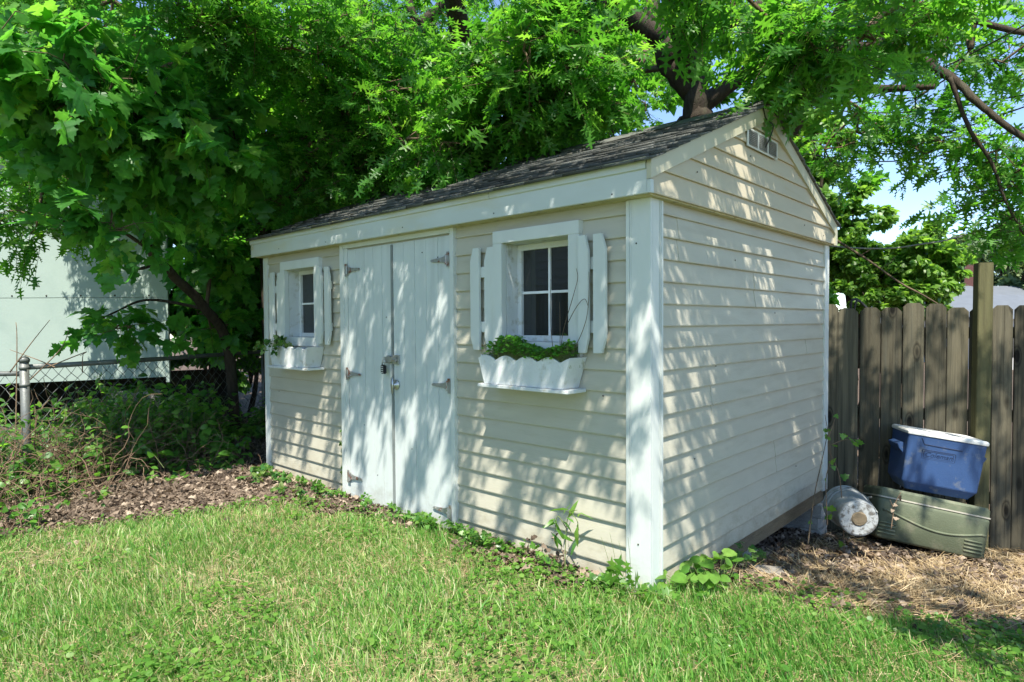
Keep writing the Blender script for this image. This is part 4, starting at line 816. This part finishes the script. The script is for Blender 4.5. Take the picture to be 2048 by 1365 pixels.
# house behind the camera, seen in the window panes
hb_ = empty('house', (-13, -9.5, 0), 'white sided two storey house standing across the lawn, mirrored in the window panes', 'house')
mb = MB()
for k in range(26): z = .4+k*.2; mb.prism([(-26, -9.5, z), (-26, -9.46, z), (-26, -9.495, z+.199), (-26, -9.52, z+.199)], (22, 0, 0))
mb.build('wall', MT['farwall'], hb_)
MB().box((-26, -16, -.1), (-4, -9.53, 5.6)).build('body', MT['farwall'], hb_)
for x in (-24, -20.5, -17, -13.5, -9.6, -6.2):
    for z in (1.2, 3.8): MB().box((x-.45, -9.46, z), (x+.45, -9.42, z+1.2)).build('window', MT['glass'], hb_)
MB().prism([(-26.3, -16.3, 5.61), (-26.3, -12.8, 7.4), (-26.3, -9.1, 5.61)], (22.6, 0, 0)).build('roof', MT['roofgrey'], hb_)
dk = empty('deck', (-9, -8.6, 0), 'brown timber deck with a railing along the house across the lawn', 'deck')
MB().box((-12, -9.4, .95), (-6.5, -7.6, 1.05)).build('floor', MT['skirt'], dk)
MB().box((-12, -7.65, 1.9), (-6.5, -7.58, 1.96)).build('rail', MT['skirt'], dk)
for k in range(8): MB().box((-12+k*.77, -7.66, -.1), (-11.9+k*.77, -7.56, 1.9)).build('post', MT['skirt'], dk)
for k in range(44): MB().box((-11.95+k*.125, -7.63, 1.06), (-11.91+k*.125, -7.60, 1.89)).build('baluster', MT['skirt'], dk)
# ---------------------------------------------------------------- wires and the dead branch at the right
wires = [((1640, 283, 7.0), (2060, 210, 5.0), 'topmost'), ((1660, 295, 7.2), (2060, 252, 5.2), 'second'), ((1560, 236, 7.0), (2060, 45, 4.6), 'steep black'), ((1640, 312, 7.4), (2060, 266, 5.2), 'lower'), ((1560, 205, 7.0), (2060, 188, 5.6), 'upper thin')]
for (a, b_, c2) in wires:
    p, q = P(*a), P(*b_); pts = [p+(q-p)*f-np.array([0, 0, .14*math.sin(math.pi*f)]) for f in np.linspace(-.15, 1.3, 26)]
    setp(MB().tube(pts, .006, 6).build('overhead_wire', MT['cable'], None, 0, True), c2+' black wire stretched through the oak branches right of the gable', 'wire', 'black wires through the oak')
pts = smoothline([P(1630, 488, 7.), P(1700, 496, 6.8), P(1781, 497, 6.7), P(1840, 489, 6.6), P(1904, 478, 6.5), P(2013, 443, 6.3), P(2120, 400, 6.1)])
setp(MB().tube(pts, .008, 6).build('overhead_wire', MT['cable2'], None, 0, True), 'sagging pale grey wire crossing in front of the bushes', 'wire')
pts = smoothline([P(1668, 478, 5.6), P(1735, 520, 5.5), P(1800, 566, 5.4), P(1845, 590, 5.3), P(1885, 614, 5.25)])
dbm = MB().tube(pts, list(np.linspace(.012, .005, len(pts))), 6); dbm.tube([P(1760, 538, 5.45), P(1782, 525, 5.4), P(1790, 514, 5.4)], .003, 5); dbm.tube([P(1722, 511, 5.5), P(1748, 495, 5.5)], .003, 5)
setp(dbm.build('bare_branch', MT['twig'], None, 0, True), 'thin bare branch slanting down from the shed eave to the fence top', 'branch')
MBc = MB(); MBc.lathe(Vector(P(1709, 176, 5.42))-Vector((AF*.03).tolist()), Vector((-AF).tolist()), [(0, .055), (.004, .05), (.012, .03)], 16); cutp = MBc.build('branch_cut', MT['cut'], bpy.data.objects['oak_tree'])
# ---------------------------------------------------------------- grass, ground cover, litter, straw
def uni(n, x0, x1, y0, y1): return np.stack([rng.uniform(x0, x1, n), rng.uniform(y0, y1, n)], 1)
def notshed(p, mgn=0.0): return ~((p[:, 0] > -L_-mgn) & (p[:, 0] < mgn) & (p[:, 1] > .0-mgn) & (p[:, 1] < W_+mgn))
def grass(n, x0, x1, y0, y1, hmin=.02, hmax=.07, wd=.0023):
    p = uni(n, x0, x1, y0, y1); g = gmask(p[:, 0], p[:, 1]); dens = .15+1.15*vnoise(p[:, 0], p[:, 1], 2.3, 11)
    p = p[(rng.random(len(p)) < sm(g/.3+.25)*dens) & notshed(p, .02)]; N = len(p)
    z = gz(p[:, 0], p[:, 1]); h = (hmin+(hmax-hmin)*rng.random(N)**1.6)*(.65+.7*vnoise(p[:, 0], p[:, 1], 1.7, 2)); az = rng.random(N)*2*np.pi
    az = az*.75+1.2*vnoise(p[:, 0], p[:, 1], 1.1, 6)*3; ln = h*(.15+.75*rng.random(N)); dx, dy = np.cos(az), np.sin(az); w_ = wd*(.6+.8*rng.random(N))
    A = np.stack([p[:, 0], p[:, 1], z], 1); fr_ = rng.random(N)*2*np.pi; sx, sy = np.cos(fr_)*w_, np.sin(fr_)*w_; sd_ = np.stack([sx, sy, sx*0], 1)
    m1 = A+np.stack([dx*ln*.35, dy*ln*.35, h*.6], 1); tp_ = A+np.stack([dx*ln, dy*ln, h], 1)
    V = np.stack([A-sd_, A+sd_, m1-sd_*.8, m1+sd_*.8, tp_], 1).reshape(-1, 3); b0 = (np.arange(N)*5)[:, None]
    F = np.stack([b0+np.array([0, 1, 3]), b0+np.array([0, 3, 2]), b0+np.array([2, 3, 4])], 1).reshape(-1, 3)
    dry = vnoise(p[:, 0], p[:, 1], 1.6, 21)*.6+vnoise(p[:, 0], p[:, 1], 6, 22)*.4
    sh_ = sm((p[:, 0]+.2)/.9)*sm((p[:, 1]+1.2)/.8)      # the grass at the right is lusher
    rv = np.where(rng.random(N) < .12+.40*dry*(1-.8*sh_)-.18*sh_, .72+.28*rng.random(N)**1.4, .65*rng.random(N)); return V, F, rv
V1, F1, r1 = grass(330000, -4.2, 2.3, -2.5, 1.5); V2, F2, r2 = grass(60000, -9, 7, -8, 3, .03, .08, .004)
go = npmesh('grass', np.concatenate([V1, V2]), np.concatenate([F1, F2+len(V1)]), MT['grass'], None, np.repeat(np.concatenate([r1, r2]), 3)); setp(go, 'short lawn grass mixed with dry straw coloured blades in front of the shed', 'grass', kind='stuff')
# thatch lying between the blades
p = uni(65000, -4.0, 2.3, -2.5, 1.4); p = p[(gmask(p[:, 0], p[:, 1]) > -.15) & notshed(p, .02)]; N = len(p); az = rng.random(N)*2*np.pi
d = np.stack([np.cos(az), np.sin(az), rng.normal(size=N)*.2+.1], 1); pos = np.stack([p[:, 0], p[:, 1], gz(p[:, 0], p[:, 1])+.004+.012*rng.random(N)], 1)
THIN = (np.array([(-.014, 0, 0), (.014, 0, 0), (.009, 1, 0), (-.009, 1, 0)], float), np.array([(0, 1, 2), (0, 2, 3)], np.int32))
tho = leaves('lawn_thatch', THIN, pos, d, np.tile([[0, 0, 1.]], (N, 1))+rng.normal(size=(N, 3))*.3, .05+.05*rng.random(N), MT['straw'], None, rng.random(N)); setp(tho, 'dry cut grass lying between the green lawn blades', 'thatch', kind='stuff')
# creeping ground cover in the lawn
p = uni(120000, -4, 2.4, -2.4, 1.6); cl_ = vnoise(p[:, 0], p[:, 1], 2.2, 31)*.55+vnoise(p[:, 0], p[:, 1], 6, 32)*.45; g = gmask(p[:, 0], p[:, 1])
edge = np.exp(-(g/.22)**2)*.6; rt_ = sm((p[:, 0]+.5)/1.5)*.22
p = p[(rng.random(len(p)) < np.clip((cl_-.50)*3.2, 0, 1)*.6*(g > 0)+edge*.38*(cl_ > .35)+rt_*(g > 0)*(cl_ > .42)*.45) & (g > -.22) & notshed(p, .03)]; N = len(p)
pos = np.stack([p[:, 0], p[:, 1], gz(p[:, 0], p[:, 1])+.022+.03*rng.random(N)], 1); az = rng.random(N)*2*np.pi; d = np.stack([np.cos(az), np.sin(az), np.full(N, .15)], 1)
gco = leaves('ground_cover', ROUND, pos, d, np.array([0, 0, 1.])+rng.normal(size=(N, 3))*.35, .010+.020*rng.random(N)**1.6, MT['violet'], None); setp(gco, 'low round leaved creeping weeds spread through the lawn', 'weeds', kind='stuff')
# leaf litter on the left, under the fence, under the shed edge
p = np.concatenate([uni(52000, -7, -2.2, -3.2, 2.5), uni(12000, -.3, 3, .3, 3.3), uni(2500, -3.7, 0, -.22, 0)]); g = gmask(p[:, 0], p[:, 1]); p = p[((g < .1) | (rng.random(len(p)) < .02)) & notshed(p, -.25)]; N = len(p)
pos = np.stack([p[:, 0], p[:, 1], gz(p[:, 0], p[:, 1])+.004+.022*rng.random(N)], 1); az = rng.random(N)*2*np.pi; d = np.stack([np.cos(az), np.sin(az), rng.normal(size=N)*.3], 1)
lo_ = leaves('leaf_litter', DEAD, pos, d, np.array([0, 0, 1.])+rng.normal(size=(N, 3))*.6, .016+.04*rng.random(N)**1.6, MT['litter'], None, rng.random(N)**1.2); setp(lo_, 'brown dead leaves covering the bare earth', 'leaf litter', kind='stuff')
p = uni(24000, -5.5, -2.2, -3, 1.2); g = gmask(p[:, 0], p[:, 1]); p = p[(g < .15) & notshed(p, 0)]; N = len(p)
pos = np.stack([p[:, 0], p[:, 1], gz(p[:, 0], p[:, 1])+.012+.02*rng.random(N)], 1); az = rng.random(N)*6.28; d = np.stack([np.cos(az), np.sin(az), rng.normal(size=N)*.18], 1)
tw = leaves('twig_litter', THIN, pos, d, np.tile([[0, 0, 1.]], (N, 1))+rng.normal(size=(N, 3))*.4, .04+.12*rng.random(N)**2, MT['litter'], None, rng.random(N)); setp(tw, 'fine dry twigs and stems scattered over the dead leaves', 'twig litter', kind='stuff')
# straw at the right
p = uni(95000, -.2, 3.0, .4, 3.4); g = gmask(p[:, 0], p[:, 1]); cl_ = vnoise(p[:, 0], p[:, 1], 2.0, 41)*.5+vnoise(p[:, 0], p[:, 1], 5, 42)*.5
p = p[(g < .12) & (rng.random(len(p)) < np.clip((cl_-.30)*2.6, .05, 1)*sm((p[:, 0]+.1)/.5)) & notshed(p, .0)]; N = len(p)
pos = np.stack([p[:, 0], p[:, 1], gz(p[:, 0], p[:, 1])+.006+.035*rng.random(N)*vnoise(p[:, 0], p[:, 1], 3, 4)], 1); az = vnoise(p[:, 0], p[:, 1], 1.2, 44)*5+rng.normal(size=N)*.8; d = np.stack([np.cos(az), np.sin(az), rng.normal(size=N)*.12], 1)
so_ = leaves('straw_mulch', THIN, pos, d, np.tile([[0, 0, 1.]], (N, 1))+rng.normal(size=(N, 3))*.4, .06+.10*rng.random(N), MT['straw'], None, rng.random(N)); setp(so_, 'golden dry straw strewn over the dirt in front of the wooden fence', 'straw', kind='stuff')
# fallen sticks
for k, (a, b_, lab) in enumerate((((1730, 1115), (1795, 1165), 'dark fallen stick in the straw nearest the shed'), ((1795, 1092), (1845, 1153), 'long dark fallen stick pointing at the green cooler'), ((1882, 1168), (1930, 1150), 'short crooked stick lying in the bright straw at the right'))):
    def gp(x, y):
        dv = AF+AR*(x-1024)/FPX-AU*(y-682.5)/FPX; t_ = 2.
        for _ in range(30): q = CAM+dv*t_; t_ += (float(gz(q[0], q[1]))-q[2])/dv[2]*.7
        return CAM+dv*t_+np.array([0, 0, .02])
    p0, p1 = gp(*a), gp(*b_); mid = (p0+p1)/2+np.array([.02, .03, .02])
    setp(MB().tube(smoothline([p0, mid, p1], 5), list(np.linspace(.007, .003, 11)), 6).build('fallen_stick', MT['twig'], None, 0, True), lab, 'stick', 'sticks fallen in the straw')
# ---------------------------------------------------------------- brush and vines along the chain link fence
def tangle(name, lab, cen, ext, nstem, nleaf, tp, ls, lm, sm_, cat, group=None, arch=.5):
    c_ = np.array(cen, float); root = empty(name, (c_[0], c_[1], float(gz(c_[0], c_[1]))), lab, cat, group); A, B, ra = [], [], []; nodes = []
    for k in range(nstem):
        p = c_[:2]+rng.uniform(-1, 1, 2)*np.array(ext[:2]); q = np.array([p[0], p[1], float(gz(p[0], p[1]))]); h = ext[2]*(.35+.75*rng.random()); d = nrm(np.array([rng.normal()*.5, rng.normal()*.5, 1.])); n_ = 12; r_ = .0016+.0035*rng.random()**2
        for j in range(n_):
            d = nrm(d+rng.normal(size=3)*.28-np.array([0, 0, arch*.33*j/n_])); q2 = q+d*h/n_*1.12
            if q2[2] < float(gz(q2[0], q2[1]))+.01: q2[2] = float(gz(q2[0], q2[1]))+.012
            if abs(q2[1]) < .0: pass
            A.append(q); B.append(q2); ra.append(r_*(1-.5*j/n_)); nodes.append(q2); q = q2
    A, B, ra = np.array(A), np.array(B), np.array(ra); ok = notshed(B[:, :2], .04); A, B, ra = A[ok], B[ok], ra[ok]
    V, F = frust(A, B, ra, ra*.95, 4); npmesh('stems', V, F, sm_, root, k=4)
    nodes = np.array(nodes); k = rng.integers(0, len(nodes), max(4, nleaf//3)); k = np.repeat(k, 3)[:nleaf]; pos = nodes[k]+rng.normal(size=(len(k), 3))*.03; ok = notshed(pos[:, :2], .05) & (pos[:, 2] > -.3); pos = pos[ok]; N = len(pos)
    d = rng.normal(size=(N, 3)); d[:, 2] = d[:, 2]*.3-.25; leaves('foliage', tp, pos, d, np.array([.2, -.3, 1.])+rng.normal(size=(N, 3))*.45, ls*(.55+.8*rng.random(N)), lm, root)
    return root
fx = lambda s, o=0: (c0[0]+cdir[0]*s+cdir[1]*o, c0[1]+cdir[1]*s-cdir[0]*o)
tangle('brush_thicket', 'tangled bare brown vines heaped against the fence post at the left edge', (*fx(-.1, .22), 0), (.42, .45, .85), 230, 330, BROAD, .045, MT['vine'], MT['drytwig'], 'brush', 'vines along the chain link fence')
tangle('brush_thicket', 'dry twiggy vines heaped left of the sunlit green vine', (*fx(.75, .25), 0), (.35, .5, .62), 230, 420, BROAD, .05, MT['vine'], MT['drytwig'], 'brush', 'vines along the chain link fence')
tangle('brush_thicket', 'dry brush at the foot of the fence left of the post', (*fx(-.9, .35), 0), (.6, .5, .6), 160, 500, BROAD, .05, MT['vine'], MT['drytwig'], 'brush', 'vines along the chain link fence')
tangle('leafy_vine', 'sunlit green leafy vine climbing the chain link fence', (*fx(1.15, .15), 0), (.35, .4, .72), 80, 1100, BROAD, .07, MT['vine'], MT['stem'], 'vine', 'vines along the chain link fence', .3)
tangle('leafy_vine', 'shaded green vine on the fence beside the shed corner', (*fx(2.0, .05), 0), (.3, .5, .5), 80, 1000, BROAD, .065, MT['vine'], MT['stem'], 'vine', 'vines along the chain link fence', .3)
tangle('leafy_vine', 'low leafy plants behind the chain link fence', (*fx(1.4, -.6), 0), (1.0, .45, .75), 140, 2600, BROAD, .075, MT['bgleaf'], MT['stem'], 'vine', 'vines along the chain link fence', .3)
tangle('leafy_vine', 'leafy undergrowth below the pale outbuilding', (*fx(.1, -.9), 0), (1.2, .5, .6), 120, 2200, BROAD, .07, MT['bgleaf'], MT['stem'], 'vine', 'vines along the chain link fence', .3)
tangle('leafy_vine', 'sparse trailing vine on the dirt near the left corner of the shed', (-4.15, -.35, 0), (.3, .35, .3), 40, 260, BROAD, .06, MT['vine'], MT['drytwig'], 'vine', 'vines along the chain link fence', .7)
tangle('leafy_vine', 'mixed leafy vines woven through the wire right of the fence post', (*fx(.55, -.02), 0), (.22, .45, .74), 120, 900, BROAD, .055, MT['vine'], MT['drytwig'], 'vine', 'vines along the chain link fence', .25)
tangle('leafy_vine', 'leafy vines woven through the wire left of the fence post', (c0[0]-.55, c0[1]-.45, 0), (.4, .4, .74), 120, 700, BROAD, .055, MT['vine'], MT['drytwig'], 'vine', 'vines along the chain link fence', .25)
tangle('leafy_vine', 'dark leafy vines reaching the rail at the middle of the wire fence', (*fx(1.45, -.1), 0), (.3, .45, .8), 110, 1100, BROAD, .06, MT['bgleaf'], MT['stem'], 'vine', 'vines along the chain link fence', .25)
# tall bare stalks over the rail
mb = MB()
for a in (((30, 960), (34, 700), (32, 645)), ((60, 760), (120, 700), (138, 660)), ((20, 745), (60, 690), (100, 640)), ((110, 735), (75, 720), (20, 700)), ((95, 735), (170, 705), (160, 712)), ((165, 745), (165, 720), (167, 706))):
    pts = smoothline([P(x, y, 4.72+.02*i) for i, (x, y) in enumerate(a)], 5); mb.tube(pts, list(np.linspace(.005, .002, len(pts))), 5)
setp(mb.build('dead_stalks', MT['drytwig'], None, 0, True), 'bare dead stalks sticking up beside the chain link post', 'stalks')
# ---------------------------------------------------------------- planting on and around the shed
def mound(name, lab, x0, x1, y0, y1, z0, hz, n, tp, ls, lm, cat, par=None, stems=True):
    root = empty(name, ((x0+x1)/2, (y0+y1)/2, z0), lab, cat)
    x = rng.uniform(x0, x1, n); y = rng.uniform(y0, y1, n); hh = hz*(.4+.6*vnoise(x, y*0, 9, 51))*(.35+.65*rng.random(n)); pos = np.stack([x, y, z0+hh], 1)
    A = np.stack([x+rng.normal(size=n)*.01, y*.7+(y0+y1)/2*.3, np.full(n, z0-.02)], 1); V, F = frust(A, pos, np.full(n, .0007), np.full(n, .0006), 3); npmesh('stems', V, F, MT['stem'], root, k=4)
    az = rng.random(n)*2*np.pi; d = np.stack([np.cos(az), np.sin(az), rng.normal(size=n)*.2], 1); leaves('foliage', tp, pos, d, np.array([0, -.25, 1.])+rng.normal(size=(n, 3))*.45, ls*(.6+.7*rng.random(n)), lm, root); return root
mound('clover_plant', 'bright green clover spilling over the right half of the scalloped window box', -.86, -.37, -.16, -.03, 1.055, .15, 2300, ROUND, .019, MT['clover'], 'plant')
mound('clover_plant', 'thin sprigs of clover at the left end of the scalloped window box', -.95, -.82, -.15, -.05, 1.05, .13, 110, ROUND, .018, MT['clover'], 'plant')
# trailing ivy in the left box
def trail(name, lab, paths, nl, tp, ls, lm, smt, r_=.0018, cat='plant', nv=(0, -.8, .6), group=None):
    root = empty(name, tuple(paths[0][0]), lab, cat, group); mb = MB(); P_, D_ = [], []
    for p in paths:
        s_ = smoothline(p, 5); mb.tube([tuple(q) for q in s_], list(np.linspace(r_, r_*.5, len(s_))), 5)
        for k in range(nl): f = rng.random()*(len(s_)-1.01); i_ = int(f); P_.append(s_[i_]+(s_[i_+1]-s_[i_])*(f-i_)); D_.append((s_[i_+1]-s_[i_])*3+rng.normal(size=3)*.05)
    mb.build('stems', smt, root, 0, True)
    if nl:
        P_ = np.array(P_); D_ = nrm(np.array(D_))+rng.normal(size=(len(P_), 3))*.6; leaves('foliage', tp, P_+nrm(D_)*ls*.3, D_, np.array(nv)+rng.normal(size=(len(P_), 3))*.4, ls*(.6+.7*rng.random(len(P_))), lm, root)
    return root
trail('trailing_ivy', 'small ivy sprig trailing from the left window box', [[(-3.2, -.09, 1.05), (-3.27, -.12, 1.14), (-3.36, -.17, 1.10), (-3.42, -.18, 1.04)], [(-3.25, -.09, 1.05), (-3.34, -.13, 1.12), (-3.48, -.18, 1.09), (-3.55, -.19, 1.05)], [(-3.2, -.1, 1.05), (-3.24, -.14, 1.14), (-3.2, -.19, 1.10)], [(-3.1, -.1, 1.05), (-3.15, -.17, 1.13), (-3.22, -.19, 1.03)]], 26, IVYL, .04, MT['ivy'], MT['stem'])
trail('dry_vine', 'thin dead vine stems climbing from the clover across the right shutter', [[(-.45, -.09, 1.05), (-.44, -.085, 1.2), (-.38, -.08, 1.38), (-.35, -.08, 1.47), (-.36, -.078, 1.52)], [(-.42, -.09, 1.05), (-.36, -.085, 1.14), (-.30, -.08, 1.27), (-.285, -.075, 1.42), (-.29, -.07, 1.5)], [(-.46, -.09, 1.05), (-.46, -.08, 1.18), (-.47, -.07, 1.36)], [(-.48, -.1, 1.05), (-.52, -.08, 1.25), (-.56, -.03, 1.48)], [(-.41, -.085, 1.25), (-.36, -.08, 1.33), (-.31, -.08, 1.37), (-.29, -.075, 1.33)]], 0, IVYL, .02, MT['ivy'], MT['twig'], .0022)
# ivy along the foot of the front wall
pth = []
for k in range(42):
    x = -3.55+rng.random()*3.5; y = -.05-.10*rng.random(); z = float(gz(x, y)); pth.append([(x, y, z), (x+.06*rng.normal(), y-.03, z+.05+.06*rng.random()), (x+.14*rng.normal(), y-.02, z+.04+.05*rng.random())])
trail('ground_ivy', 'ivy and weeds creeping along the foot of the shed front', pth, 22, IVYL, .028, MT['vine'], MT['stem'], .0015, nv=(.1, -.4, 1))
pth = []
for k in range(14):
    x = -3.5+rng.random()*1.0; y = -.08-.22*rng.random(); z = float(gz(x, y)); pth.append([(x, y, z), (x+.06*rng.normal(), y-.04, z+.06+.05*rng.random()), (x+.2*rng.normal(), y-.06, z+.03)])
trail('ground_ivy', 'thick dark ivy patch at the left foot of the shed below the far window', pth, 20, IVYL, .038, MT['ivy'], MT['stem'], .0015, nv=(.1, -.4, 1))
trail('climbing_ivy', 'small ivy shoot climbing the left door frame', [[(-2.55, -.03, .0), (-2.545, -.028, .2), (-2.55, -.026, .38), (-2.545, -.026, .52)]], 16, IVYL, .03, MT['ivy'], MT['stem'], .0013, nv=(0, -1, .2))
# heart leaved clump at the corner
n = 52; xx = rng.uniform(.03, .22, n); yy = rng.uniform(.04, .5, n)*1.0; hh = .03+.12*rng.random(n)*np.exp(-((xx-.17)/.2)**2); z0 = gz(xx, yy)
hv = empty('violet_clump', (.18, .3, 0), 'clump of large heart shaped green leaves at the foot of the shed corner', 'plant')
tops = np.stack([xx, yy, np.maximum(z0, -.06)+hh], 1); base = np.stack([.17+(xx-.17)*.4, .3+(yy-.3)*.6, z0], 1)
V, F = frust(base, tops, np.full(n, .0016), np.full(n, .0012), 4); npmesh('stems', V, F, MT['stem'], hv, k=4)
az = np.arctan2(yy-.3, xx-.17)+rng.normal(size=n)*.7; leaves('foliage', HEART, tops, np.stack([np.cos(az), np.sin(az), -.15+rng.normal(size=n)*.2], 1), np.array([.1, -.4, 1.])+rng.normal(size=(n, 3))*.3, .038+.04*rng.random(n), MT['violet'], hv)
n = 30; xx = rng.uniform(.05, .2, n); yy = rng.uniform(.65, 1.0, n); z0 = gz(xx, yy); tops = np.stack([xx, yy, z0+.02+.11*rng.random(n)], 1)
iv = empty('ground_ivy', (.1, .8, -.1), 'dark glossy ivy growing in front of the leaning concrete block', 'plant'); V, F = frust(np.stack([xx*.6+.05, yy, z0], 1), tops, np.full(n, .0015), np.full(n, .001), 4); npmesh('stems', V, F, MT['stem'], iv, k=4)
az = rng.random(n)*6.3; leaves('foliage', IVYL, tops, np.stack([np.cos(az), np.sin(az), az*0-.1], 1), np.array([.2, -.4, 1.])+rng.normal(size=(n, 3))*.4, .03+.02*rng.random(n), MT['ivy'], iv)
# weeds
wd_ = [[(-.40, -.12, 0.), (-.41, -.11, .12), (-.40, -.11, .26), (-.37, -.12, .33), (-.33, -.13, .35)], [(-.40, -.11, .24), (-.44, -.13, .30), (-.45, -.14, .22)], [(-.37, -.12, .33), (-.31, -.14, .30), (-.30, -.15, .22)]]
trail('tall_weed', 'tall wilting weed with drooping leaves in front of the front siding', wd_, 7, LANCE, .085, MT['vine'], MT['stem'], .003, nv=(0, -.5, .7))
trail('dead_weed', 'curled brown dead weed beside the tall wilting weed', [[(-.45, -.1, 0), (-.47, -.1, .08), (-.44, -.1, .14), (-.48, -.11, .18)], [(-.43, -.1, 0), (-.41, -.12, .1), (-.44, -.12, .17)], [(-.6, -.09, 0), (-.66, -.1, .09), (-.62, -.1, .15)], [(-.5, -.09, 0), (-.55, -.1, .05), (-.57, -.1, .13)]], 5, DEAD, .03, MT['litter'], MT['drytwig'], .002)
trail('dandelion_weed', 'upright toothed dandelion leaves against the corner post', [[(-.02, -.07, 0), (-.03, -.08, .05), (-.045, -.09, .09)], [(-.03, -.06, 0), (-.10, -.08, .04), (-.14, -.09, .05)], [(-.01, -.06, 0), (.04, -.08, .03), (.08, -.09, .05)]], 6, OAKLO, .085, MT['violet'], MT['stem'], .002, nv=(0, -1, .4))
bl = [[(-.17+.03*k, -.06, 0.), (-.18+.04*k, -.07, .12), (-.22+.05*k+.01, -.09, .24+.03*(k % 2))] for k in range(4)]
trail('tall_grass_tuft', 'few tall thin grass stems left of the corner post', bl, 0, LANCE, .05, MT['vine'], MT['stem'], .0014)
b1 = P(1690, 1050, 4.1); b1[2] = float(gz(b1[0], b1[1]))
trail('climbing_vine', 'thin pale vine with few leaves rising beside the white pail to the shed wall', [[b1, P(1680, 960, 4.1), P(1656, 895, 4.15), P(1666, 850, 4.2), P(1672, 835, 4.2)], [P(1655, 1050, 4.0), P(1652, 960, 4.1), P(1662, 910, 4.15), P(1650, 830, 4.2)], [P(1663, 890, 4.15), P(1690, 880, 4.15), P(1712, 884, 4.1)]], 7, IVYL, .05, MT['violet'], MT['drytwig'], .0035, nv=(-.3, -.8, .5))
trail('twig_sapling', 'bare twiggy seedling standing before the green cooler', [[P(1782, 1060, 3.85), P(1790, 1010, 3.85), P(1802, 985, 3.85)], [P(1788, 1020, 3.85), P(1780, 1000, 3.85)]], 3, IVYL, .03, MT['litter'], MT['drytwig'], .003)
trail('twig_sapling', 'dark upright twig sprouting beside the rear concrete blocks', [[P(1616, 1090, 3.5), P(1622, 1040, 3.55), P(1630, 985, 3.6), P(1642, 930, 3.7), P(1655, 870, 3.8)]], 2, IVYL, .03, MT['ivy'], MT['twig'], .004)
